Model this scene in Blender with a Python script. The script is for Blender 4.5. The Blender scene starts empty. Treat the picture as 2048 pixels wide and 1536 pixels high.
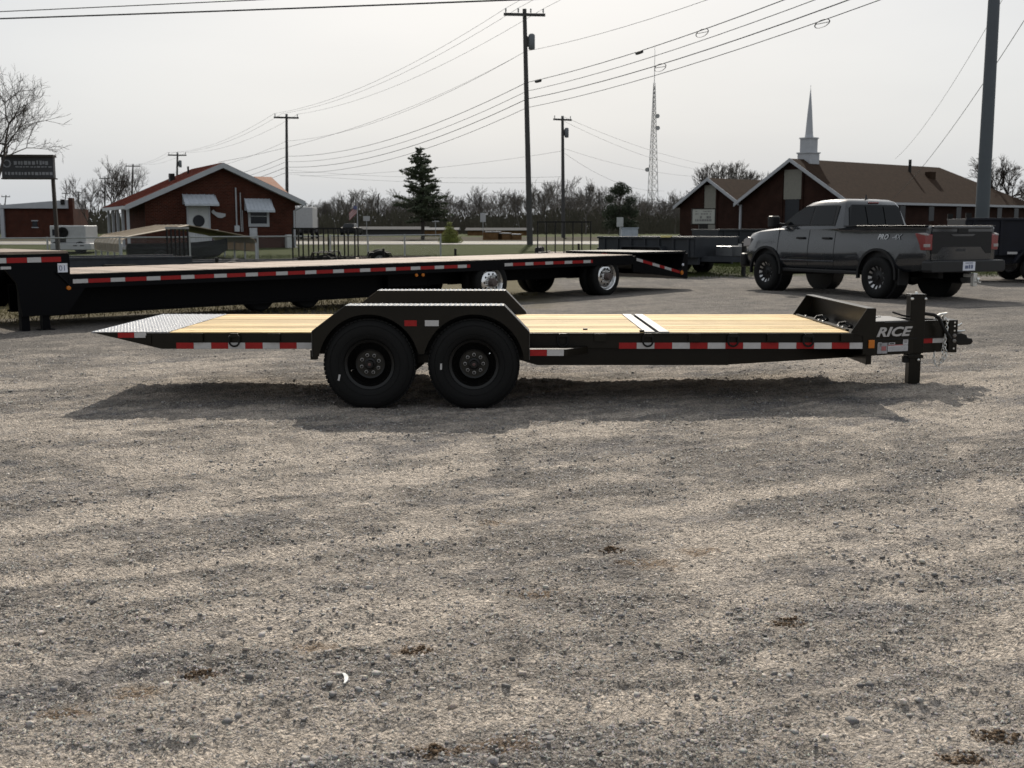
import bpy, bmesh, math, random
import numpy as np
from mathutils import Vector, Matrix
S = bpy.context.scene
C = S.collection
R = math.radians
PI = math.pi

# ---------------------------------------------------------------- camera
F_PX = 2300.0; CAM_H = 1.53; HOR = 456.0            # pixels of the 2048 x 1536 photograph
PITCH = math.atan((768 - HOR) / F_PX)
cam = bpy.data.cameras.new('camera'); cam_o = bpy.data.objects.new('camera', cam); C.objects.link(cam_o)
cam.sensor_fit = 'HORIZONTAL'; cam.sensor_width = 36.0; cam.lens = F_PX / 2048 * 36.0
cam.clip_start = 0.1; cam.clip_end = 4000
cam_o.location = (0, 0, CAM_H); cam_o.rotation_euler = (R(90) - PITCH, 0, 0)
cam.dof.use_dof = True; cam.dof.focus_distance = 6.6; cam.dof.aperture_fstop = 7.0
S.camera = cam_o

# ---------------------------------------------------------------- sky, sun, exposure
SUN_EL, SUN_AZ = R(37), R(1.0)                        # azimuth measured from +Y towards +X
W = bpy.data.worlds.new('World'); S.world = W; W.use_nodes = True
nt = W.node_tree; nt.nodes.clear()
sky = nt.nodes.new('ShaderNodeTexSky'); sky.sky_type = 'NISHITA'; sky.sun_disc = False
sky.sun_elevation = SUN_EL; sky.sun_rotation = SUN_AZ
sky.air_density = 1.0; sky.dust_density = 6.0; sky.ozone_density = 1.0
tc = nt.nodes.new('ShaderNodeTexCoord')
mp = nt.nodes.new('ShaderNodeMapping'); mp.inputs['Scale'].default_value = (1.2, 1.2, 5.0)
nz = nt.nodes.new('ShaderNodeTexNoise'); nz.inputs['Scale'].default_value = 1.6; nz.inputs['Detail'].default_value = 5
rp = nt.nodes.new('ShaderNodeValToRGB')               # thin high overcast, nearly even
rp.color_ramp.elements[0].position = 0.3; rp.color_ramp.elements[0].color = (6.65, 7.05, 7.5, 1)
rp.color_ramp.elements[1].position = 0.7; rp.color_ramp.elements[1].color = (7.7, 8.05, 8.35, 1)
mx = nt.nodes.new('ShaderNodeMix'); mx.data_type = 'RGBA'; mx.inputs[0].default_value = 0.82
bg = nt.nodes.new('ShaderNodeBackground'); bg.inputs['Strength'].default_value = 0.10
out = nt.nodes.new('ShaderNodeOutputWorld')
L = nt.links.new
L(tc.outputs['Generated'], mp.inputs['Vector']); L(mp.outputs[0], nz.inputs['Vector']); L(nz.outputs[0], rp.inputs[0])
L(sky.outputs[0], mx.inputs[6]); L(rp.outputs[0], mx.inputs[7]); L(mx.outputs[2], bg.inputs[0]); L(bg.outputs[0], out.inputs[0])
sun = bpy.data.lights.new('sun', 'SUN'); sun.energy = 5.0; sun.angle = R(0.7); sun.color = (1.0, 0.93, 0.82)
sun_o = bpy.data.objects.new('sun', sun); C.objects.link(sun_o)
sd = Vector((math.sin(SUN_AZ) * math.cos(SUN_EL), math.cos(SUN_AZ) * math.cos(SUN_EL), math.sin(SUN_EL)))
sun_o.rotation_euler = sd.to_track_quat('Z', 'Y').to_euler(); sun_o.location = (0, 30, 40)
S.view_settings.view_transform = 'Standard'; S.view_settings.look = 'None'
S.view_settings.exposure = 0.0; S.view_settings.gamma = 1.0; S.view_settings.use_curve_mapping = False

# ---------------------------------------------------------------- helpers: pixels, terrain
def ray(px, py):
    u = (px - 1024) / F_PX; v = (768 - py) / F_PX; c, s = math.cos(PITCH), math.sin(PITCH)
    return Vector((u, c + v * s, -s + v * c))
def at(px, py, Y):
    d = ray(px, py); t = Y / d.y
    return Vector((d.x * t, Y, CAM_H + d.z * t))
def sst(a, b, x):
    t = np.clip((x - a) / (b - a), 0, 1); return t * t * (3 - 2 * t)
def G(x, y):                                           # height of the land
    return float(gz(np.array([float(x)]), np.array([float(y)]))[0])
def gz(x, y):
    z = 0.10 * sst(0.5, 7.0, x) * (1 - sst(40, 60, y)) + 0.50 * sst(30, 62, y) + 0.12 * sst(62, 110, y)
    return z
def _h(ix, iy, s):
    n = (ix.astype(np.int64) * 374761393 + iy.astype(np.int64) * 668265263 + s * 974711) & 0x7fffffff
    n = ((n ^ (n >> 13)) * 1274126177) & 0x7fffffff
    return ((n ^ (n >> 16)) & 0xffff) / 65535.0
def vn(x, y, s=0):
    ix = np.floor(x); iy = np.floor(y); fx = x - ix; fy = y - iy
    fx = fx * fx * (3 - 2 * fx); fy = fy * fy * (3 - 2 * fy)
    a = _h(ix, iy, s); b = _h(ix + 1, iy, s); c = _h(ix, iy + 1, s); d = _h(ix + 1, iy + 1, s)
    return (a * (1 - fx) + b * fx) * (1 - fy) + (c * (1 - fx) + d * fx) * fy - 0.5
TRK = None
def tracks(x, y):                                      # pale tyre tracks pressed into the gravel
    global TRK
    if TRK is None:
        TRK = []
        for pts, w in (([(-60, 1532), (420, 1505), (800, 1472), (1150, 1425), (1500, 1370)], .10), ([(-60, 1070), (200, 1035), (560, 975), (900, 935)], .12), ([(-60, 1165), (300, 1135), (760, 1075), (1300, 1000), (1800, 960)], .13), ([(1300, 1445), (1700, 1340), (2100, 1280)], .10), ([(600, 1290), (1000, 1205), (1500, 1130)], .09)):
            P_ = []
            for a, b in pts:
                d = ray(a, b); t = -CAM_H / d.z; P_.append((d.x * t, d.y * t))
            TRK.append((P_, w))
    m = np.zeros_like(x); sl = np.zeros_like(x)
    for k, (P_, w) in enumerate(TRK):
        acc = 0
        for (ax, ay), (bx, by) in zip(P_[:-1], P_[1:]):
            dx, dy = bx - ax, by - ay; L_ = math.hypot(dx, dy); s = ((x - ax) * dx + (y - ay) * dy) / L_; v = np.abs(-(x - ax) * dy + (y - ay) * dx) / L_ + .05 * vn(x * 3, y * 3, 60 + k)
            on = (1 - sst(w * .7, w * 1.25, v)) * (s > 0) * (s <= L_) * np.clip(.75 + 1.3 * vn(x * 1.3, y * 1.3, 70 + k), .1, 1)
            lug = np.sin(2 * PI * (s + acc + .6 * v) / .062); sl = np.where(on > m, lug, sl); m = np.maximum(m, on); acc += L_
    return m, sl
def dustf(x, y):                                       # 0 = loose grey gravel, 1 = pale wheel-worn dust
    ca, sa = math.cos(R(29)), math.sin(R(29)); b = .35 * vn(x * .22, y * .22, 50); u = x * ca + y * sa; v = -x * sa + y * ca + b
    q = .30 * vn(u * .22, v * 1.1, 51) + .36 * vn(u * .5, v * 2.6, 52) + .45 * vn(u * 1.1, v * 5.5, 53) + .35 * vn(u * 2.6, v * 11, 56) + .38 * vn(x * .9, y * .9, 54) + .5 * vn(x * 2.3, y * 2.6, 55) + .45 * vn(x * 5.5, y * 6.5, 57) + .35 * vn(x * 13, y * 15, 58)
    return np.clip(sst(-.52, .50, q) + .6 * tracks(x, y)[0], 0, 1.25)
def micro(x, y):                                       # ruts and lumps of the gravel lot
    w = 1 - sst(11, 24, y)
    ca, sa = math.cos(R(29)), math.sin(R(29)); u = x * ca + y * sa; v = -x * sa + y * ca
    d = 0.030 * vn(x * .55, y * .55, 1) + 0.018 * vn(u * .35, v * 2.2, 2) + 0.012 * vn(u * 1.2, v * 5, 3)
    d = d + 0.013 * vn(x * 9, y * 10, 4) + 0.017 * vn(x * 21, y * 24, 5) + 0.017 * vn(x * 43, y * 50, 6)
    m, sl = tracks(x, y); d = d * (1 - .5 * m) + m * (-.012 + .007 * sl)
    return d * w
def gfull(x, y): return gz(x, y) + micro(x, y)

# ---------------------------------------------------------------- helpers: materials
MATS = {}
def nodes(name):
    m = bpy.data.materials.new(name); m.use_nodes = True; t = m.node_tree
    return m, t, t.nodes['Principled BSDF']
def pm(name, col, rough=.5, metal=0, var=.18, scale=6., bump=0., bscale=60., coat=0., spec=.5, trans=0, emit=None, coord='Object', vscale=None):
    """painted / plain surface with soft colour variation and wear"""
    if name in MATS: return MATS[name]
    m, t, b = nodes(name)
    tc = t.nodes.new('ShaderNodeTexCoord'); n = t.nodes.new('ShaderNodeTexNoise')
    n.inputs['Scale'].default_value = scale; n.inputs['Detail'].default_value = 6; n.inputs['Roughness'].default_value = .65
    if vscale:
        mpn = t.nodes.new('ShaderNodeMapping'); mpn.inputs['Scale'].default_value = vscale
        t.links.new(tc.outputs[coord], mpn.inputs[0]); t.links.new(mpn.outputs[0], n.inputs['Vector'])
    else: t.links.new(tc.outputs[coord], n.inputs['Vector'])
    r = t.nodes.new('ShaderNodeValToRGB'); e = r.color_ramp.elements
    lo = [max(0, c * (1 - var)) for c in col]; hi = [min(1, c * (1 + var)) for c in col]
    e[0].position = .3; e[0].color = (*lo, 1); e[1].position = .7; e[1].color = (*hi, 1)
    t.links.new(n.outputs[0], r.inputs[0]); t.links.new(r.outputs[0], b.inputs['Base Color'])
    rr = t.nodes.new('ShaderNodeMapRange'); rr.inputs[3].default_value = max(0, rough - .08); rr.inputs[4].default_value = min(1, rough + .1)
    t.links.new(n.outputs[0], rr.inputs[0]); t.links.new(rr.outputs[0], b.inputs['Roughness'])
    b.inputs['Metallic'].default_value = metal; b.inputs['Specular IOR Level'].default_value = spec
    b.inputs['Coat Weight'].default_value = coat
    if coat: b.inputs['Coat Roughness'].default_value = .08
    if bump:
        n2 = t.nodes.new('ShaderNodeTexNoise'); n2.inputs['Scale'].default_value = bscale; n2.inputs['Detail'].default_value = 4
        t.links.new(tc.outputs[coord], n2.inputs['Vector'])
        bp = t.nodes.new('ShaderNodeBump'); bp.inputs['Strength'].default_value = bump; bp.inputs['Distance'].default_value = .01
        t.links.new(n2.outputs[0], bp.inputs['Height']); t.links.new(bp.outputs[0], b.inputs['Normal'])
    MATS[name] = m
    return m
def wood_mat(name, c0, c1, axis=(1, 0, 0)):
    m, t, b = nodes(name); tc = t.nodes.new('ShaderNodeTexCoord'); oi = t.nodes.new('ShaderNodeObjectInfo')
    mpn = t.nodes.new('ShaderNodeMapping'); mpn.inputs['Scale'].default_value = tuple(1.2 if a else 28 for a in axis)
    ad = t.nodes.new('ShaderNodeVectorMath'); ad.operation = 'ADD'
    sc = t.nodes.new('ShaderNodeVectorMath'); sc.operation = 'SCALE'; sc.inputs[3].default_value = 37.
    cb = t.nodes.new('ShaderNodeCombineXYZ'); l = t.links.new
    for k in range(3): l(oi.outputs['Random'], cb.inputs[k])
    l(cb.outputs[0], sc.inputs[0]); l(tc.outputs['Object'], mpn.inputs[0]); l(mpn.outputs[0], ad.inputs[0]); l(sc.outputs[0], ad.inputs[1])
    n = t.nodes.new('ShaderNodeTexNoise'); n.inputs['Scale'].default_value = 2.2; n.inputs['Detail'].default_value = 7; n.inputs['Distortion'].default_value = .6
    l(ad.outputs[0], n.inputs['Vector'])
    r = t.nodes.new('ShaderNodeValToRGB'); e = r.color_ramp.elements
    e[0].position = .30; e[0].color = (*c0, 1); e[1].position = .62; e[1].color = (*c1, 1)
    l(n.outputs[0], r.inputs[0])
    m3 = t.nodes.new('ShaderNodeMapping'); m3.inputs['Scale'].default_value = tuple(1. if a else 4.5 for a in axis); l(tc.outputs['Object'], m3.inputs[0])
    a3 = t.nodes.new('ShaderNodeVectorMath'); a3.operation = 'ADD'; l(m3.outputs[0], a3.inputs[0]); l(sc.outputs[0], a3.inputs[1])
    vk = t.nodes.new('ShaderNodeTexVoronoi'); vk.inputs['Scale'].default_value = 2.0; l(a3.outputs[0], vk.inputs['Vector'])
    kr = t.nodes.new('ShaderNodeMapRange'); kr.inputs[1].default_value = .05; kr.inputs[2].default_value = .13; kr.inputs[3].default_value = .75; kr.inputs[4].default_value = 0.; l(vk.outputs['Distance'], kr.inputs[0])
    km = t.nodes.new('ShaderNodeMix'); km.data_type = 'RGBA'; km.inputs[7].default_value = (*[c * .3 for c in c0], 1); l(kr.outputs[0], km.inputs[0]); l(r.outputs[0], km.inputs[6])
    hs = t.nodes.new('ShaderNodeHueSaturation'); mr = t.nodes.new('ShaderNodeMapRange'); mr.inputs[3].default_value = .72; mr.inputs[4].default_value = 1.2
    l(oi.outputs['Random'], mr.inputs[0]); l(mr.outputs[0], hs.inputs['Value']); l(km.outputs[2], hs.inputs['Color']); l(hs.outputs[0], b.inputs['Base Color'])
    b.inputs['Roughness'].default_value = .7; b.inputs['Specular IOR Level'].default_value = .15
    bp = t.nodes.new('ShaderNodeBump'); bp.inputs['Strength'].default_value = .3; bp.inputs['Distance'].default_value = .004
    l(n.outputs[0], bp.inputs['Height']); l(bp.outputs[0], b.inputs['Normal'])
    return m
def tread_mat(name, col, rough, metal=0.0):
    """raised-diamond tread plate"""
    m, t, b = nodes(name); l = t.links.new; tc = t.nodes.new('ShaderNodeTexCoord')
    hs = []
    for ang in (45, -45):
        mpn = t.nodes.new('ShaderNodeMapping'); mpn.inputs['Rotation'].default_value = (0, 0, R(ang)); mpn.inputs['Scale'].default_value = (30, 30, 30)
        ck = t.nodes.new('ShaderNodeTexVoronoi'); ck.inputs['Scale'].default_value = 1.0; ck.inputs['Randomness'].default_value = 0.0
        m2 = t.nodes.new('ShaderNodeMapping'); m2.inputs['Scale'].default_value = (.55, 1.5, 0)
        l(tc.outputs['Object'], mpn.inputs[0]); l(mpn.outputs[0], m2.inputs[0]); l(m2.outputs[0], ck.inputs['Vector']); hs.append(ck.outputs['Distance'])
    mn = t.nodes.new('ShaderNodeMath'); mn.operation = 'MINIMUM'; l(hs[0], mn.inputs[0]); l(hs[1], mn.inputs[1])
    mr = t.nodes.new('ShaderNodeMapRange'); mr.inputs[1].default_value = .18; mr.inputs[2].default_value = .34; mr.inputs[3].default_value = 1; mr.inputs[4].default_value = 0
    l(mn.outputs[0], mr.inputs[0])
    bp = t.nodes.new('ShaderNodeBump'); bp.inputs['Strength'].default_value = .9; bp.inputs['Distance'].default_value = .004
    l(mr.outputs[0], bp.inputs['Height']); l(bp.outputs[0], b.inputs['Normal'])
    n = t.nodes.new('ShaderNodeTexNoise'); n.inputs['Scale'].default_value = 9; l(tc.outputs['Object'], n.inputs['Vector'])
    r = t.nodes.new('ShaderNodeValToRGB'); e = r.color_ramp.elements
    e[0].color = (*[c * .75 for c in col], 1); e[1].color = (*[min(1, c * 1.25) for c in col], 1); l(n.outputs[0], r.inputs[0]); l(r.outputs[0], b.inputs['Base Color'])
    b.inputs['Roughness'].default_value = rough; b.inputs['Metallic'].default_value = metal
    return m
def brick_mat(name, c1, c2, mortar, bw=.22, bh=.075):
    m, t, b = nodes(name); l = t.links.new; tc = t.nodes.new('ShaderNodeTexCoord'); sp = t.nodes.new('ShaderNodeSeparateXYZ')
    l(tc.outputs['Object'], sp.inputs[0]); ad = t.nodes.new('ShaderNodeMath'); l(sp.outputs[0], ad.inputs[0]); l(sp.outputs[1], ad.inputs[1])
    cb = t.nodes.new('ShaderNodeCombineXYZ'); l(ad.outputs[0], cb.inputs[0]); l(sp.outputs[2], cb.inputs[1])
    br = t.nodes.new('ShaderNodeTexBrick'); l(cb.outputs[0], br.inputs['Vector'])
    br.inputs['Scale'].default_value = 1; br.inputs['Brick Width'].default_value = bw; br.inputs['Row Height'].default_value = bh; br.inputs['Mortar Size'].default_value = .009
    br.inputs['Color1'].default_value = (*c1, 1); br.inputs['Color2'].default_value = (*c2, 1); br.inputs['Mortar'].default_value = (*mortar, 1)
    n = t.nodes.new('ShaderNodeTexNoise'); n.inputs['Scale'].default_value = 1.1; n.inputs['Detail'].default_value = 5; l(tc.outputs['Object'], n.inputs['Vector'])
    mr = t.nodes.new('ShaderNodeMapRange'); mr.inputs[1].default_value = .3; mr.inputs[2].default_value = .7; mr.inputs[3].default_value = .75; mr.inputs[4].default_value = 1.2; l(n.outputs[0], mr.inputs[0])
    hs = t.nodes.new('ShaderNodeHueSaturation'); l(br.outputs['Color'], hs.inputs['Color']); l(mr.outputs[0], hs.inputs['Value']); l(hs.outputs[0], b.inputs['Base Color'])
    b.inputs['Roughness'].default_value = .9; b.inputs['Specular IOR Level'].default_value = .1
    bp = t.nodes.new('ShaderNodeBump'); bp.inputs['Strength'].default_value = .5; bp.inputs['Distance'].default_value = .006; bp.invert = True
    l(br.outputs['Fac'], bp.inputs['Height']); l(bp.outputs[0], b.inputs['Normal'])
    return m
def glass_mat(name, tint=(.02, .025, .03)):
    m, t, b = nodes(name); tc = t.nodes.new('ShaderNodeTexCoord'); n = t.nodes.new('ShaderNodeTexNoise'); n.inputs['Scale'].default_value = 3
    t.links.new(tc.outputs['Object'], n.inputs['Vector'])
    r = t.nodes.new('ShaderNodeValToRGB'); r.color_ramp.elements[0].color = (*[c * .7 for c in tint], 1); r.color_ramp.elements[1].color = (*[c * 1.3 for c in tint], 1)
    t.links.new(n.outputs[0], r.inputs[0]); t.links.new(r.outputs[0], b.inputs['Base Color'])
    b.inputs['Roughness'].default_value = .08; b.inputs['Specular IOR Level'].default_value = .2
    return m

# ---------------------------------------------------------------- helpers: meshes
class MB:
    def __init__(s): s.v = []; s.f = []; s.m = None
    def tr(s, M): s.m = M; return s
    def _add(s, vs, fs):
        o = len(s.v)
        if s.m is not None: vs = [tuple(s.m @ Vector(v)) for v in vs]
        s.v += [tuple(v) for v in vs]; s.f += [tuple(i + o for i in f) for f in fs]; return s
    def box(s, x0, x1, y0, y1, z0, z1):
        return s._add([(x0, y0, z0), (x1, y0, z0), (x1, y1, z0), (x0, y1, z0), (x0, y0, z1), (x1, y0, z1), (x1, y1, z1), (x0, y1, z1)],
                      [(0, 3, 2, 1), (4, 5, 6, 7), (0, 1, 5, 4), (1, 2, 6, 5), (2, 3, 7, 6), (3, 0, 4, 7)])
    def hexa(s, b, t):                                  # bottom 4 and top 4 corners
        return s._add(list(b) + list(t), [(0, 3, 2, 1), (4, 5, 6, 7), (0, 1, 5, 4), (1, 2, 6, 5), (2, 3, 7, 6), (3, 0, 4, 7)])
    def prism(s, poly, a, b, axis='y'):                 # polygon swept along an axis
        n = len(poly)
        def P(p, h): return (p[0], h, p[1]) if axis == 'y' else ((h, p[0], p[1]) if axis == 'x' else (p[0], p[1], h))
        vs = [P(p, a) for p in poly] + [P(p, b) for p in poly]
        fs = [tuple(range(n)), tuple(range(2 * n - 1, n - 1, -1))] + [(i, i + n, (i + 1) % n + n, (i + 1) % n) for i in range(n)]
        return s._add(vs, fs)
    def tube(s, p0, p1, r0, r1=None, n=8, cap=True):
        r1 = r0 if r1 is None else r1; p0, p1 = Vector(p0), Vector(p1); d = (p1 - p0)
        if d.length < 1e-6: return s
        d.normalize(); u = d.orthogonal().normalized(); w = d.cross(u)
        vs = []
        for p, r in ((p0, r0), (p1, r1)):
            for k in range(n):
                a = 2 * PI * k / n; vs.append(p + u * (r * math.cos(a)) + w * (r * math.sin(a)))
        fs = [(k, (k + 1) % n, (k + 1) % n + n, k + n) for k in range(n)]
        if cap: fs += [tuple(range(n - 1, -1, -1)), tuple(range(n, 2 * n))]
        return s._add(vs, fs)
    def path(s, pts, r, n=6):                           # tube along a polyline
        pts = [Vector(p) for p in pts]; vs = []; m = len(pts); up = None
        rr = r if isinstance(r, (list, tuple)) else [r] * m
        for i, p in enumerate(pts):
            d = (pts[min(i + 1, m - 1)] - pts[max(i - 1, 0)]).normalized()
            if up is None: u = d.orthogonal().normalized()
            else:
                u = up - d * up.dot(d); u = u.normalized() if u.length > 1e-6 else d.orthogonal().normalized()
            up = u; w = d.cross(u)
            for k in range(n):
                a = 2 * PI * k / n; vs.append(p + u * (rr[i] * math.cos(a)) + w * (rr[i] * math.sin(a)))
        fs = [(i * n + k, i * n + (k + 1) % n, (i + 1) * n + (k + 1) % n, (i + 1) * n + k) for i in range(m - 1) for k in range(n)]
        fs += [tuple(range(n - 1, -1, -1)), tuple(range((m - 1) * n, m * n))]
        return s._add(vs, fs)
    def lathe(s, prof, n=32, c=(0, 0, 0), axis='y', closed=False):   # prof: (radius, height along axis)
        vs = []; m = len(prof)
        for r, h in prof:
            for k in range(n):
                a = 2 * PI * k / n; x, z = r * math.cos(a), r * math.sin(a)
                q = (c[0] + x, c[1] + h, c[2] + z) if axis == 'y' else ((c[0] + x, c[1] + z, c[2] + h) if axis == 'z' else (c[0] + h, c[1] + x, c[2] + z))
                vs.append(q)
        rng = range(m if closed else m - 1)
        fs = [(i * n + k, i * n + (k + 1) % n, ((i + 1) % m) * n + (k + 1) % n, ((i + 1) % m) * n + k) for i in rng for k in range(n)]
        return s._add(vs, fs)
    def torus(s, c, R_, r, axis='y', n=20, m=6, a0=0, a1=2 * PI, sx=1., sz=1.):
        full = abs(a1 - a0 - 2 * PI) < 1e-6; k = n if full else n + 1; vs = []
        for i in range(k):
            a = a0 + (a1 - a0) * i / n
            for j in range(m):
                b = 2 * PI * j / m; q = R_ + r * math.cos(b); h = r * math.sin(b)
                x, z = q * math.cos(a) * sx, q * math.sin(a) * sz
                vs.append((c[0] + x, c[1] + h, c[2] + z) if axis == 'y' else ((c[0] + h, c[1] + x, c[2] + z) if axis == 'x' else (c[0] + x, c[1] + z, c[2] + h)))
        fs = [(i * m + j, i * m + (j + 1) % m, ((i + 1) % k) * m + (j + 1) % m, ((i + 1) % k) * m + j) for i in range(k if full else k - 1) for j in range(m)]
        return s._add(vs, fs)
    def sheet(s, quad, t=.004): # thin slab from 4 corners, thickness along its normal
        q = [Vector(p) for p in quad]; n = (q[1] - q[0]).cross(q[3] - q[0]).normalized() * t
        return s._add([tuple(p) for p in q] + [tuple(p + n) for p in q], [(0, 3, 2, 1), (4, 5, 6, 7), (0, 1, 5, 4), (1, 2, 6, 5), (2, 3, 7, 6), (3, 0, 4, 7)])
    def mesh(s, name):
        me = bpy.data.meshes.new(name); me.from_pydata(s.v, [], s.f); me.validate(); bm = bmesh.new(); bm.from_mesh(me)
        bmesh.ops.recalc_face_normals(bm, faces=bm.faces); bm.to_mesh(me); bm.free(); return me
    def build(s, name, mat, parent=None, smooth=False, bevel=0., angle=40):
        me = s.mesh(name); return link(name, me, mat, parent, smooth, bevel, angle)
def link(name, me, mat, parent=None, smooth=False, bevel=0., angle=40):
    if mat is not None and len(me.materials) == 0: me.materials.append(mat)
    o = bpy.data.objects.new(name, me); C.objects.link(o); o.parent = parent
    if smooth:
        me.polygons.foreach_set('use_smooth', [True] * len(me.polygons))
        if smooth != 'all' and hasattr(me, 'set_sharp_from_angle'): me.set_sharp_from_angle(angle=R(angle))
    if bevel:
        b = o.modifiers.new('bevel', 'BEVEL'); b.width = bevel; b.segments = 2; b.limit_method = 'ANGLE'; b.angle_limit = R(40)
    return o
def fast_mesh(name, V, Fq):                              # numpy verts and equal-sized faces
    me = bpy.data.meshes.new(name); k = Fq.shape[1]
    me.vertices.add(len(V)); me.vertices.foreach_set('co', np.ascontiguousarray(V, dtype=np.float32).ravel())
    me.loops.add(Fq.size); me.loops.foreach_set('vertex_index', np.ascontiguousarray(Fq, dtype=np.int32).ravel())
    me.polygons.add(len(Fq)); me.polygons.foreach_set('loop_start', np.arange(0, Fq.size, k, dtype=np.int32))
    me.update(calc_edges=True); return me
def thing(name, label, cat, loc=(0, 0, 0), rotz=0, group=None):
    o = bpy.data.objects.new(name, None); C.objects.link(o); o.empty_display_size = .1
    o.location = loc; o.rotation_euler = (0, 0, rotz); return tag(o, label, cat, group)
def tag(o, label, cat, group=None):
    o['label'] = label; o['category'] = cat
    if group: o['group'] = group
    return o
def kind(o, k, label=None):
    o['kind'] = k
    if label: o['label'] = label
    return o
def dup(root, loc, rotz, label=None, group=None):
    def cp(o, par):
        c = o.copy(); C.objects.link(c); c.parent = par
        for ch in list(o.children): cp(ch, c)
        return c
    r = cp(root, None); r.location = loc; r.rotation_euler = (0, 0, rotz)
    if label: r['label'] = label
    if group: r['group'] = group
    return r
FONT_CACHE = {}
def text(name, s, size, mat, parent, M, shear=0., bold=0., ext=.0015, spacing=1.0):
    cu = bpy.data.curves.new(name, 'FONT'); cu.body = s; cu.size = size; cu.shear = shear; cu.offset = bold; cu.extrude = ext; cu.resolution_u = 3; cu.space_character = spacing
    o = bpy.data.objects.new(name, cu); C.objects.link(o)
    me = bpy.data.meshes.new_from_object(o.evaluated_get(bpy.context.evaluated_depsgraph_get()))
    bpy.data.objects.remove(o); me.materials.clear(); me.transform(M)
    return link(name, me, mat, parent)
def face_y(x, y, z): return Matrix.Translation((x, y, z)) @ Matrix.Rotation(R(90), 4, 'X')   # text standing in the xz plane, read from -y
# ================================================================ GROUND
def axis_rows():
    r = [-40, -20, -8, -3, 0.5]; y = 1.8
    while y < 18: r.append(y); y += max(.013, .0034 * y)
    while y < 1800: r.append(y); y += max(.07, .05 * (y - 17))
    return np.array(r)
def axis_cols():
    c = [0.0]; x = 0.0
    while x < 1500:
        x += .02 if x < 3.2 else (.032 if x < 8 else (.05 * (x - 8) + .06)); c.append(x)
    c = np.array(c); return np.concatenate([-c[:0:-1], c])
gx, gy = axis_cols(), axis_rows()
XX, YY = np.meshgrid(gx, gy)
ZZ = gfull(XX, YY)
V = np.stack([XX.ravel(), YY.ravel(), ZZ.ravel()], 1)
nc, nr = len(gx), len(gy)
i0 = (np.arange(nr - 1)[:, None] * nc + np.arange(nc - 1)[None, :]).ravel()
Fq = np.stack([i0, i0 + 1, i0 + 1 + nc, i0 + nc], 1)
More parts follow.
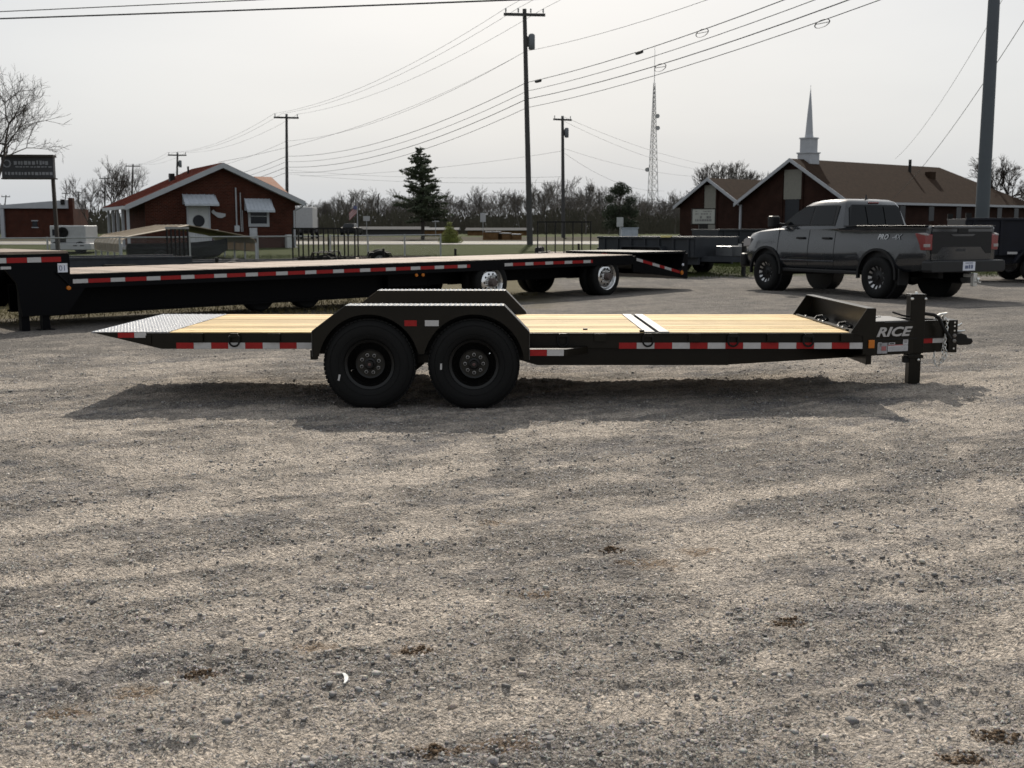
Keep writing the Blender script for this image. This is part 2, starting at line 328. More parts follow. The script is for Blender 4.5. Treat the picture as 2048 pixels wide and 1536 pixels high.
def ground_material():
    m, t, b = nodes('gravel_lot'); l = t.links.new; N = t.nodes.new
    geo = N('ShaderNodeNewGeometry'); pos = geo.outputs['Position']
    def mapping(scale, rz=0):
        q = N('ShaderNodeMapping'); q.vector_type = 'TEXTURE'; q.inputs['Scale'].default_value = tuple(1 / s for s in scale); q.inputs['Rotation'].default_value = (0, 0, R(rz)); l(pos, q.inputs[0]); return q.outputs[0]
    def noise(vec, sc, det=6, rough=.6, dist=0):
        q = N('ShaderNodeTexNoise'); q.inputs['Scale'].default_value = sc; q.inputs['Detail'].default_value = det; q.inputs['Roughness'].default_value = rough; q.inputs['Distortion'].default_value = dist
        l(vec, q.inputs['Vector']); return q.outputs[0]
    def rng(v, a, b_, c=0, d=1, cl=True):
        q = N('ShaderNodeMapRange'); q.inputs[1].default_value = a; q.inputs[2].default_value = b_; q.inputs[3].default_value = c; q.inputs[4].default_value = d; l(v, q.inputs[0]); return q.outputs[0]
    def math_(op, a, b_):
        q = N('ShaderNodeMath'); q.operation = op
        for i, k in enumerate((a, b_)):
            if isinstance(k, (int, float)): q.inputs[i].default_value = k
            else: l(k, q.inputs[i])
        return q.outputs[0]
    def mix(f, a, b_, mode='MIX'):
        q = N('ShaderNodeMix'); q.data_type = 'RGBA'; q.blend_type = mode
        if isinstance(f, (int, float)): q.inputs[0].default_value = f
        else: l(f, q.inputs[0])
        for i, k in ((6, a), (7, b_)):
            if isinstance(k, tuple): q.inputs[i].default_value = (*k, 1)
            else: l(k, q.inputs[i])
        return q.outputs[2]
    band = noise(mapping((.3, 2.2, 1), 29), 1.0, 5, .55, .8)          # wheel-worn dusty streaks
    blot = noise(pos, .9, 6, .62)
    fine = noise(pos, 26, 8, .72)
    grain = noise(pos, 120, 4, .7)
    vor = N('ShaderNodeTexVoronoi'); vor.inputs['Scale'].default_value = 62; l(pos, vor.inputs['Vector'])
    vor2 = N('ShaderNodeTexVoronoi'); vor2.inputs['Scale'].default_value = 135; l(pos, vor2.inputs['Vector'])
    sepv = N('ShaderNodeSeparateColor'); l(vor.outputs['Color'], sepv.inputs[0])
    sepv2 = N('ShaderNodeSeparateColor'); l(vor2.outputs['Color'], sepv2.inputs[0])
    at_ = N('ShaderNodeAttribute'); at_.attribute_name = 'dust'
    dust = rng(math_('ADD', math_('MULTIPLY', at_.outputs['Fac'], .72), math_('MULTIPLY', math_('ADD', band, blot), .14)), .20, .82)
    dust = math_('MULTIPLY', dust, rng(fine, .36, .54, .15, 1))
    stone_a = mix(sepv.outputs[0], (.05, .046, .044), (.34, .31, .28))
    stone_b = mix(sepv2.outputs[1], (.046, .042, .039), (.325, .295, .262))
    gravel = mix(.5, stone_a, stone_b)
    gravel = mix(rng(fine, .3, .7), gravel, mix(grain, (.06, .052, .046), (.23, .205, .178)))
    dustc = mix(rng(grain, .3, .7), (.215, .184, .155), (.66, .58, .495))
    col = mix(dust, gravel, dustc)
    dk = rng(noise(mapping((.5, 1.3, 1), 29), 1.5, 6, .65), .52, .66, 0, .7)          # blue-grey fresh gravel patches
    col = mix(dk, col, mix(sepv.outputs[1], (.04, .041, .046), (.155, .155, .165)))
    pep = noise(pos, 75, 6, .8); pepc = N('ShaderNodeCombineColor'); pv = rng(pep, .36, .62, .40, 1.58)          # peppery grain
    for k in range(3): l(pv, pepc.inputs[k])
    col = mix(1.0, col, pepc.outputs[0], 'MULTIPLY')
    cl = N('ShaderNodeAttribute'); cl.attribute_name = 'clay'          # clay spots with their own outline
    br = rng(math_('ADD', cl.outputs['Fac'], math_('MULTIPLY', math_('SUBTRACT', noise(pos, 16, 7, .75), .5), 2.2)), .5, .95, 0, .75)
    col = mix(math_('MULTIPLY', br, rng(fine, .3, .55, .3, 1)), col, mix(grain, (.07, .045, .026), (.24, .16, .095)))
    # far zones: grey crushed stone behind the trailer, dry grass patches, then turf
    sp = N('ShaderNodeSeparateXYZ'); l(pos, sp.inputs[0]); X, Y = sp.outputs[0], sp.outputs[1]
    wob = noise(pos, .35, 6, .65)
    Yw = math_('ADD', Y, math_('MULTIPLY', math_('SUBTRACT', wob, .5), 9.0))
    Xs = math_('MULTIPLY', X, -.55)                       # the verge runs obliquely, nearer on the left
    edge = math_('ADD', Yw, Xs)
    greyz = rng(Yw, 11.5, 15.5)
    col = mix(math_('MULTIPLY', greyz, .7), col, mix(rng(fine, .36, .64), (.035, .033, .032), (.235, .22, .205)))
    dry = math_('MULTIPLY', rng(edge, 22.2, 24.5), rng(X, 1.4, .2)); dry = math_('MULTIPLY', dry, rng(fine, .3, .6, .25, 1))
    col = mix(dry, col, mix(fine, (.07, .06, .028), (.19, .16, .08)))
    gw = math_('ADD', Y, math_('MULTIPLY', math_('SUBTRACT', wob, .5), 5.0))
    turf = math_('MULTIPLY', rng(gw, 33.5, 36.0), rng(fine, .25, .5, .8, 1))
    col = mix(turf, col, mix(fine, (.022, .032, .007), (.062, .072, .02)))
    l(col, b.inputs['Base Color']); b.inputs['Roughness'].default_value = .93; b.inputs['Specular IOR Level'].default_value = .06
    h = math_('ADD', math_('MULTIPLY', vor.outputs['Distance'], -.55), math_('ADD', math_('MULTIPLY', vor2.outputs['Distance'], -.3), math_('MULTIPLY', fine, .7)))
    bp = N('ShaderNodeBump'); bp.inputs['Strength'].default_value = 1.0; bp.inputs['Distance'].default_value = .028; l(h, bp.inputs['Height']); l(bp.outputs[0], b.inputs['Normal'])
    return m
gmat = ground_material()
gm = fast_mesh('ground', V, Fq); gm.polygons.foreach_set('use_smooth', [True] * len(gm.polygons))
CLAY_ = [(400, 1350, .13), (280, 1390, .12), (130, 1425, .12), (30, 1450, .12), (830, 1305, .13), (640, 1290, .12), (1400, 1105, .16), (1300, 1130, .2), (1225, 1100, .1), (1700, 1100, .15), (1572, 1250, .1), (1990, 1475, .10), (1925, 1515, .09),
        (1010, 1490, .16), (880, 1500, .12), (1080, 1190, .14), (480, 1050, .12), (1990, 1250, .12), (990, 1040, .13), (1560, 1095, .12), (1860, 1050, .2), (210, 1085, .1), (1180, 1410, .12), (700, 1420, .1)]
CLAY = CLAY_[:3] + CLAY_[4:8] + CLAY_[10:16] + [CLAY_[18]]; CLAY = [(a, b, c * .8) for a, b, c in CLAY]
clay = np.zeros_like(XX)
for px, py, r_ in CLAY:
    d = ray(px, py); t = -CAM_H / d.z; clay = np.maximum(clay, np.exp(-(((XX - d.x * t) / (r_ * 1.3)) ** 2 + ((YY - d.y * t) / (r_ * .85)) ** 2)))
gat = gm.attributes.new('clay', 'FLOAT', 'POINT'); gat.data.foreach_set('value', clay.astype(np.float32).ravel())
gat = gm.attributes.new('dust', 'FLOAT', 'POINT'); gat.data.foreach_set('value', dustf(XX, YY).astype(np.float32).ravel())
kind(link('ground', gm, gmat), 'structure')

# ---- loose stones: one soup of small stones (gravel), and the big ones singly
rs = np.random.RandomState(7)
BASE = np.array([(-1, -1, -1), (1, -1, -1), (1, 1, -1), (-1, 1, -1), (-.8, -.8, 1), (.8, -.8, 1), (.8, .8, 1), (-.8, .8, 1)], float) * .62
BF = np.array([(0, 3, 2, 1), (4, 5, 6, 7), (0, 1, 5, 4), (1, 2, 6, 5), (2, 3, 7, 6), (3, 0, 4, 7)])
def stones(P, size, name, mat, flat=.55):
    n = len(P); jit = 1 + rs.uniform(-.42, .42, (n, 8, 3)); A = BASE[None] * jit
    sc = size[:, None] * np.stack([rs.uniform(.7, 1.35, n), rs.uniform(.6, 1.1, n), rs.uniform(.28, .65, n) * flat / .55], 1)
    A = A * sc[:, None, :]
    th = rs.uniform(0, 2 * PI, n); ti = rs.normal(0, .25, n)
    c, s = np.cos(ti), np.sin(ti); y, z = A[..., 1].copy(), A[..., 2].copy(); A[..., 1] = y * c[:, None] - z * s[:, None]; A[..., 2] = y * s[:, None] + z * c[:, None]
    c, s = np.cos(th), np.sin(th); x, y = A[..., 0].copy(), A[..., 1].copy(); A[..., 0] = x * c[:, None] - y * s[:, None]; A[..., 1] = x * s[:, None] + y * c[:, None]
    A = A + P[:, None, :]
    Fs = (np.arange(n)[:, None, None] * 8 + BF[None]).reshape(-1, 4)
    return fast_mesh(name, A.reshape(-1, 3), Fs)
def stone_mat():
    m, t, b = nodes('loose_stone'); l = t.links.new; N = t.nodes.new; geo = N('ShaderNodeNewGeometry'); oi = N('ShaderNodeObjectInfo')
    ad = N('ShaderNodeMath'); ad.operation = 'ADD'; l(geo.outputs['Random Per Island'], ad.inputs[0]); l(oi.outputs['Random'], ad.inputs[1])
    fr = N('ShaderNodeMath'); fr.operation = 'FRACT'; l(ad.outputs[0], fr.inputs[0])
    r = N('ShaderNodeValToRGB'); e = r.color_ramp.elements
    e[0].color = (.09, .083, .08, 1); e[1].color = (.44, .395, .33, 1); q = e.new(.35); q.color = (.20, .19, .185, 1); q = e.new(.7); q.color = (.31, .28, .245, 1); q = e.new(.9); q.color = (.24, .185, .135, 1)
    l(fr.outputs[0], r.inputs[0]); n = N('ShaderNodeTexNoise'); n.inputs['Scale'].default_value = 160; l(geo.outputs['Position'], n.inputs['Vector'])
    mx = N('ShaderNodeMix'); mx.data_type = 'RGBA'; mx.blend_type = 'OVERLAY'; mx.inputs[0].default_value = .45; l(r.outputs[0], mx.inputs[6]); l(n.outputs[1], mx.inputs[7])
    hs = N('ShaderNodeHueSaturation'); hs.inputs['Saturation'].default_value = .75; l(mx.outputs[2], hs.inputs['Color']); l(hs.outputs[0], b.inputs['Base Color'])
    b.inputs['Roughness'].default_value = .85
    bp = N('ShaderNodeBump'); bp.inputs['Strength'].default_value = .5; bp.inputs['Distance'].default_value = .004; l(n.outputs[0], bp.inputs['Height']); l(bp.outputs[0], b.inputs['Normal'])
    return m
smat = stone_mat()
def scatter(n, y0, y1, power=1.0):
    y = y0 * (y1 / y0) ** rs.uniform(0, 1, n) ** power; x = rs.uniform(-.52, .52, n) * y
    dens = vn(x * 1.1, y * 1.6, 21) + .5 * vn(x * 3.1, y * 3.1, 22)
    k = rs.uniform(0, 1, n) < np.clip(.62 + dens * 1.5 - .75 * dustf(x, y), .025, 1)
    return x[k], y[k]
x, y = scatter(50000, 2.9, 15); sz = np.clip(rs.lognormal(math.log(.0052), .5, len(x)), .0025, .016) * (.85 + .045 * y)
P = np.stack([x, y, gfull(x, y) + sz * .12], 1)
kind(link('gravel', stones(P, sz, 'gravel', smat), smat), 'stuff', 'loose grey and tan crushed gravel scattered over the lot')
# fine chips: small wedges, base buried
nch = 330000; y = 2.9 * (14 / 2.9) ** rs.uniform(0, 1, nch); x = rs.uniform(-.52, .52, nch) * y
k = rs.uniform(0, 1, nch) < np.clip(.85 + .7 * vn(x * 4, y * 4, 32) - .75 * dustf(x, y), .12, 1); x, y = x[k], y[k]; n = len(x)
s_ = np.clip(rs.lognormal(math.log(.0036), .4, n), .0018, .009) * (.75 + .06 * y); a = rs.uniform(0, 2 * PI, n); z = gfull(x, y)
cor = []
for q_ in range(4):
    aa = a + q_ * PI / 2 + rs.uniform(-.5, .5, n); rr_ = s_ * rs.uniform(.7, 1.4, n); cor.append(np.stack([x + np.cos(aa) * rr_, y + np.sin(aa) * rr_, z - s_ * .3], 1))
cor.append(np.stack([x + rs.normal(0, .35, n) * s_, y + rs.normal(0, .35, n) * s_, z + s_ * rs.uniform(.35, .95, n)], 1))
i5 = np.arange(n)[:, None] * 5; Fc = np.concatenate([i5 + np.array([[q_, (q_ + 1) % 4, 4]]) for q_ in range(4)], 0)
kind(link('gravel_chips', fast_mesh('gravel_chips', np.stack(cor, 1).reshape(-1, 3), Fc), smat), 'stuff', 'fine crushed stone chips strewn over the gravel lot')
big = [(677, 1352, .03), (1548, 1352, .028), (1578, 1358, .034), (1738, 1378, .030), (498, 1355, .026), (770, 1408, .022), (737, 1175, .032), (1306, 1224, .026), (1013, 1380, .028), (1273, 1383, .028),
       (1100, 1478, .028), (1528, 1356, .022), (1805, 1412, .026), (1838, 1408, .026), (1705, 1442, .026), (1775, 1455, .028), (553, 1308, .024), (525, 1268, .026), (480, 1278, .022), (753, 1348, .03),
       (985, 1527, .034), (935, 1510, .022), (1045, 1350, .022), (1960, 1275, .024), (1765, 1120, .024), (1910, 1162, .028), (455, 1448, .026), (475, 1435, .022), (610, 1520, .03), (390, 1475, .022),
       (820, 1300, .022), (718, 1386, .026), (1155, 1362, .022), (1330, 1305, .02), (1650, 1475, .02), (252, 1305, .02), (60, 1452, .024), (120, 1490, .02), (905, 1420, .026), (1430, 1395, .02)]
for px, py, s_ in big:
    d = ray(px, py); t = (0 - CAM_H) / d.z; X, Y = d.x * t, d.y * t
    me = stones(np.array([[0, 0, 0.]]), np.array([s_ * .85]), 'stone', smat, .6)
    bm = bmesh.new(); bm.from_mesh(me); bmesh.ops.subdivide_edges(bm, edges=bm.edges, cuts=1, use_grid_fill=True, smooth=.0, fractal=.6, along_normal=.3, seed=int(px)); bm.to_mesh(me); bm.free()
    o = link('stone', me, smat); o.location = (X, Y, float(gfull(np.array([X]), np.array([Y]))[0]) + s_ * .12)
    tag(o, 'large loose stone lying on top of the gravel', 'stone', 'large loose stones on the gravel lot')

# ---- litter, mud and straw clods
white = pm('white_scrap', (.75, .74, .70), .6, bump=.3)
d = ray(687, 1370); t = -CAM_H / d.z; X, Y = d.x * t, d.y * t
mb = MB(); prof = []
for k in range(7):
    a = -0.9 + 1.8 * k / 6; w = .011 * math.sin(PI * (k + .5) / 7) + .003
    prof.append((.7 * (-.02 + .035 * math.cos(a) - w * .7), .036 * math.sin(a), .7 * (-.02 + .035 * math.cos(a) + w * .7)))
pts = [(p[0], p[1]) for p in prof] + [(p[2], p[1]) for p in reversed(prof)]
mb.prism(pts, 0, .004, 'z'); o = mb.build('plastic_scrap', white); o.location = (X, Y, float(gfull(np.array([X]), np.array([Y]))[0]) + .008); o.rotation_euler = (.25, -.12, .2)
tag(o, 'small curved white scrap lying on the gravel', 'litter')
straw_m = pm('dry_straw', (.09, .062, .04), .95, var=.6, scale=60, spec=.1)
for px, py, r_, lab in [(1990, 1475, .085, 'round brown clod of straw and clay beside loose stones'), (1920, 1515, .075, 'small orange brown clod of clay and straw'), (1572, 1246, .085, 'dark flattened clod of straw on the pale gravel'),
                        (1225, 1100, .07, 'dark mud clod with twigs on the gravel'), (835, 1305, .075, 'thin rust brown clod of clay on the gravel'), (870, 1500, .08, 'clump of dry straw lying by scattered pebbles'), (400, 1350, .06, 'rust brown smear of clay with straw beside a pebble')]:
    d = ray(px, py); t = -CAM_H / d.z; X, Y = d.x * t, d.y * t; mb = MB(); rn = random.Random(px)
    n = 75; a = rs.uniform(0, 2 * PI, n); q = r_ * np.sqrt(rs.uniform(0, 1, n)) ** 1.3; lx, ly = q * np.cos(a) * .95, q * np.sin(a) * .55
    P = np.stack([lx, ly, gfull(X + lx, Y + ly) + rs.uniform(-.001, .012, n) * (1 - q / r_)], 1)
    o = link('straw_clod', stones(P, rs.uniform(.0025, .0095, n), 'straw_clod', straw_m, .6), straw_m); o.location = (X, Y, 0); tag(o, lab, 'clod')

# ---- road beyond the lawn, far verge
def strip(name, mat, x0, x1, yf0, yf1, dz, nx=60, ny=8, k='structure'):
    xs = np.linspace(x0, x1, nx + 1); ts = np.linspace(0, 1, ny + 1); Xg, Tg = np.meshgrid(xs, ts)
    y0 = np.array([yf0(v) for v in xs]); y1 = np.array([yf1(v) for v in xs]); Yg = y0[None] * (1 - Tg) + y1[None] * Tg
    Vv = np.stack([Xg.ravel(), Yg.ravel(), (gz(Xg, Yg) + dz).ravel()], 1); n = nx + 1
    i = (np.arange(ny)[:, None] * n + np.arange(nx)[None]).ravel()
    return kind(link(name, fast_mesh(name, Vv, np.stack([i, i + 1, i + 1 + n, i + n], 1)), mat), k)
road_m = pm('road_asphalt', (.20, .19, .175), .8, var=.15, scale=2, bump=.2, bscale=80, spec=.15)
strip('road', road_m, -140, 160, lambda x: 71 + .02 * x, lambda x: 84 + .02 * x, .03)
pm('road_line', (.7, .55, .12), .7)
strip('road_marking', MATS['road_line'], -140, 160, lambda x: 77.4 + .02 * x, lambda x: 77.6 + .02 * x, .04, 60, 1)
far_m = pm('far_verge', (.035, .030, .018), .95, var=.45, scale=.6, spec=.05)
strip('verge', far_m, -140, 160, lambda x: 84.3 + .02 * x, lambda x: 118 + .02 * x, .012, 60, 8)

# ---- grass blades: dry tufts under the flatbed and turf at the edge of the lot
def grass(name, mat, n, fx, fy, keep, hgt, label):
    x = rs.uniform(*fx, n); y = rs.uniform(*fy, n); k = keep(x, y); x, y = x[k], y[k]; n = len(x)
    z = gfull(x, y); a = rs.uniform(0, 2 * PI, n); h = hgt * rs.uniform(.4, 1.2, n); w = rs.uniform(.004, .011, n); lean = rs.normal(0, .5, (n, 2)) * h[:, None]
    p0 = np.stack([x - np.cos(a) * w, y - np.sin(a) * w, z], 1); p1 = np.stack([x + np.cos(a) * w, y + np.sin(a) * w, z], 1); p2 = np.stack([x + lean[:, 0], y + lean[:, 1], z + h], 1)
    kind(link(name, fast_mesh(name, np.stack([p0, p1, p2], 1).reshape(-1, 3), np.arange(n * 3).reshape(-1, 3)), mat), 'stuff', label)
dryg = pm('dry_grass', (.16, .135, .065), .9, var=.45, scale=3, coord='Object', spec=.08); grn = pm('turf_blades', (.055, .068, .018), .9, var=.45, scale=1.5, spec=.08)
grass('dry_grass', dryg, 26000, (-13, .6), (15, 27), lambda x, y: (y - .55 * x + 9 * vn(x * .35, y * .35, 40) > 22.6), .075, 'thin dry yellow grass tufts under and around the black flatbed')
grass('grass', grn, 60000, (-16, 17), (33.2, 50), lambda x, y: (y + 5 * vn(x * .35, y * .35, 41) > 34.2), .10, 'short green turf at the far edge of the gravel lot')
# ================================================================ MAIN TILT TRAILER
blk = pm('black_enamel', (.0068, .0054, .0032), .30, var=.25, scale=4, spec=.2)
blk2 = pm('black_chassis', (.005, .0045, .004), .55, spec=.25, var=.3, scale=4)
tread = tread_mat('black_tread_plate', (.03, .028, .027), .30)
lugm = pm('tread_lug_glint', (.75, .74, .73), .4, .2, var=.2, scale=30)  # sun and sky glint on the black lugs painted as a pale colour
tailtread = tread_mat('tail_tread_plate', (.24, .235, .24), .35, .4)  # sky sheen on the black tail plate put into this grey
rub = pm('tyre_rubber', (.004, .004, .004), .78, spec=.25, var=.2, scale=12, bump=.15, bscale=90)
rimb = pm('black_wheel_paint', (.005, .0048, .0046), .4, spec=.3, var=.2)
hubm = pm('black_hub_face', (.014, .012, .008), .5, spec=.3, var=.2)
zinc = pm('zinc_plate', (.62, .62, .60), .3, 1.0, var=.15, scale=30)
paintw = pm('grey_lettering', (.40, .385, .375), .5, var=.06)
tape_r = pm('red_reflective_tape', (.27, .012, .012), .45, spec=.2, var=.12, scale=30)
tape_w = pm('white_reflective_tape', (.42, .41, .405), .35, var=.08, scale=30)
amber = pm('amber_lens', (.45, .13, .006), .25, var=.1)
pine = wood_mat('new_pine_plank', (.30, .20, .082), (.66, .485, .245))
hubred = pm('hub_red_cap', (.07, .03, .027), .4, var=.5, scale=80)
TY = 10.995
tr = thing('tilt_trailer', 'long black tandem-axle equipment trailer with pine plank deck, standing alone on the gravel', 'trailer', (0, TY, 0))
def xk(px, Y=9.96): return (px - 1024) / F_PX * (Y * math.cos(PITCH) + .95 * math.sin(PITCH))
DZ = .635
for s_ in (-1, 1):
    y0, y1 = sorted((s_ * 1.035, s_ * .985))
    MB().prism([(-3.655, .632), (-3.05, .487), (-1.60, .487), (-1.60, .626), (-3.2, .626)], y0, y1).build('tail_rail', blk, tr, bevel=.003)
    MB().prism([(-1.60, .492), (3.15, .492), (3.15, .624), (-1.60, .624)], y0 + .001, y1 - .001).build('side_rail', blk, tr, bevel=.003)
    MB().box(-1.6, 3.0, *sorted((s_ * 1.06, s_ * 1.03)), .613, .628).build('rail_lip', blk, tr, bevel=.002)
    # main beam under the deck, bent towards the coupler
    MB().prism([(.0, .40), (.22, .334), (1.9, .334), (1.9, .491), (0, .491)], *sorted((s_ * .945, s_ * .895))).build('main_beam', blk, tr, bevel=.003)
    a = Vector((1.86, s_ * .945)); b = Vector((4.17, s_ * .085)); L_ = (b - a).length; ang = math.atan2(b.y - a.y, b.x - a.x)
    sx = (3.155 - 1.86) / (4.17 - 1.86) * L_
    Mx = Matrix.Translation((a.x, a.y, 0)) @ Matrix.Rotation(ang, 4, 'Z')
    MB().tr(Mx).prism([(0, .336), (L_, .366), (L_, .664), (sx, .672), (sx, .485), (0, .485)], *((0, .05) if s_ < 0 else (-.05, 0))).build('tongue_beam', blk, tr, bevel=.003)
    if s_ < 0: TM, TL, TSX = Mx, L_, sx
MB().box(3.10, 3.148, -.98, .98, .345, .49).build('front_crossmember', blk, tr)
MB().box(-3.06, -3.0, -.98, .98, .495, .60).build('tail_crossmember', blk, tr)
for x in (-2.6, -2.0, -1.4, -.75, 0.0, .6, 1.6, 2.2, 2.8): MB().box(x - .03, x + .03, -.985, .985, .50, .588).build('crossmember', blk2, tr)
# tail plate
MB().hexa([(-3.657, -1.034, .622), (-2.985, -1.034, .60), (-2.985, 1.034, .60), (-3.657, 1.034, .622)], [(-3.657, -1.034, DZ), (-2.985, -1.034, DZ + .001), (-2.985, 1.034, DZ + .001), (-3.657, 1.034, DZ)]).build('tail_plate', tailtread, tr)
mb = MB()
for i in range(16):
    for j in range(49):
        x = -3.640 + i * .0425; y = -1.02 + j * .0425; a = (45 if (i + j) % 2 else -45); c_, q_ = math.cos(R(a)), math.sin(R(a))
        pts = [(x + u * c_ - v * q_, y + u * q_ + v * c_) for u, v in ((-.020, 0), (0, -.0075), (.020, 0), (0, .0075))]
        mb._add([(p[0], p[1], DZ) for p in pts] + [(x, y, DZ + .007)], [(0, 1, 4), (1, 2, 4), (2, 3, 4), (3, 0, 4)])
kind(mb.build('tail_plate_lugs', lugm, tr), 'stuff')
# planks
NB = 12; bw = 2.066 / NB
rp_ = random.Random(4)
for k in range(NB):
    yc = -1.033 + bw * (k + .5)
    for x0, x1 in ((-2.978, 1.148), (1.372, 2.935)):
        dz = rp_.uniform(-.002, .002)
        MB().box(x0, x1, yc - bw / 2 + .006, yc + bw / 2 - .006, .59 + dz, DZ + dz).build('plank', pine, tr, bevel=.004)
steel = pm('deck_strip_steel', (.07, .07, .074), .4, var=.2, scale=8)
for x0, x1 in ((1.152, 1.243), (1.279, 1.368)): MB().box(x0, x1, -1.033, 1.033, .60, DZ + .003).build('deck_strip', steel, tr, bevel=.002)
MB().box(-3.05, -2.90, -1.03, 1.03, .575, .588).build('tail_light_block', blk2, tr); MB().box(1.10, 1.42, -1.03, 1.03, .56, .588).build('tilt_channel_light_block', blk2, tr)  # tail plate added, tilt channel widened, to block sunlight through deck gaps
MB().box(1.11, 1.15, -1.03, -1.0, DZ, DZ + .016).build('tilt_latch', blk, tr)
MB().box(.63, .67, -.83, -.80, DZ, DZ + .012).build('bark_chip', blk2, tr)
# bulkhead
for s_ in (-1, 1):
    MB().prism([(2.945, .62), (2.945, .637), (3.078, .840), (3.154, .840), (3.154, .43), (3.05, .44), (3.05, .60)], *sorted((s_ * 1.036, s_ * 1.044))).build('bulkhead_gusset', blk, tr, bevel=.002)
MB().box(3.140, 3.150, -1.034, 1.034, .493, .838).build('bulkhead_plate', blk, tr)
MB().hexa([(3.072, -1.036, .832), (3.150, -1.036, .832), (3.150, 1.036, .832), (3.072, 1.036, .832)], [(3.072, -1.036, .842), (3.150, -1.036, .842), (3.150, 1.036, .842), (3.072, 1.036, .842)]).build('bulkhead_flange', blk, tr, bevel=.002)
MB().box(2.938, 3.138, -1.033, 1.033, .60, .628).build('bulkhead_floor', blk, tr)
MB().box(2.936, 2.966, -.9, .9, .628, .648).build('deck_edge_angle', blk, tr)
for k, y in enumerate((-.75, -.62, -.1, .05, .55)):
    MB().lathe([(0, .014), (.011, .012), (.012, 0)], 10, (2.952, y, .648), 'z').build('bolt', zinc, tr, True)
for y in (-.45, .35):
    mb = MB(); mb.path([(2.99, y, .632), (3.03, y + .05, .66), (3.07, y + .02, .668), (3.10, y - .06, .64), (3.06, y - .13, .632)], .016, 7); mb.build('tie_down_strap', blk2, tr, True)
# tongue cover and front box
MB().hexa([(3.156, -.46, .660), (3.70, -.262, .660), (3.70, .262, .660), (3.156, .46, .660)], [(3.156, -.46, .675), (3.70, -.262, .675), (3.70, .262, .675), (3.156, .46, .675)]).build('tongue_cover', steel, tr)
for y in (-.1, .0, .08, .15): MB().lathe([(0, .012), (.014, .01), (.014, 0)], 8, (3.45 + y * .7, y * .8, .675), 'z').build('cover_bolt', zinc, tr, True)
# stake pockets and D rings
for px in (395, 549, 1200, 1388, 1545, 1692):
    x = xk(px); mb = MB(); w = .052
    mb.box(x - w, x - w + .008, -1.062, -1.036, .555, .622).box(x + w - .008, x + w, -1.062, -1.036, .555, .622).box(x - w, x + w, -1.068, -1.061, .553, .624)
    mb.build('stake_pocket', blk, tr, bevel=.002)
for px in (470, 1125, 1295, 1465, 1615):
    x = xk(px); b_ = MB().box(x - .035, x + .035, -1.075, -1.036, .588, .626); br_ = b_.build('d_ring_bracket', blk, tr, bevel=.003)
    mb = MB(); mb.torus((x, -1.068, .556), .043, .0085, 'y', 16, 6, PI, 2 * PI); mb.tube((x - .043, -1.068, .556), (x - .043, -1.068, .60), .0085); mb.tube((x + .043, -1.068, .556), (x + .043, -1.068, .60), .0085); mb.tube((x - .043, -1.068, .60), (x + .043, -1.068, .60), .0085)
    mb.build('d_ring', blk2, br_, True)
# tape
def tape(px0, px1, col, z0=.489, z1=.542, y=-1.0375, Y=9.96, par=None):
    x0, x1 = xk(px0, Y), xk(px1, Y); MB().box(x0 + .0008, x1 - .0008, y, y + .0025, z0, z1).build('reflective_tape', tape_r if col == 'r' else tape_w, par or tr)
bl = [352, 387, 422, 456, 490, 525, 559, 593, 632]
for k in range(8): tape(bl[k], bl[k + 1], 'rw'[k % 2])
brr = [1238 + 35.5 * k for k in range(15)]
for k in range(14): tape(brr[k], brr[k + 1], 'rw'[k % 2], .489, .542, -1.0375)
MB().box(xk(1736), xk(1748), -1.062, -1.045, .495, .567).build('marker_lamp', amber, tr, bevel=.004)
tape(236, 269, 'r', .585, .631, -1.0385); tape(269, 293, 'w', .585, .631, -1.0385)
MB().box(xk(292), xk(303), -1.05, -1.036, .53, .605).build('tail_bracket', blk, tr, bevel=.003)
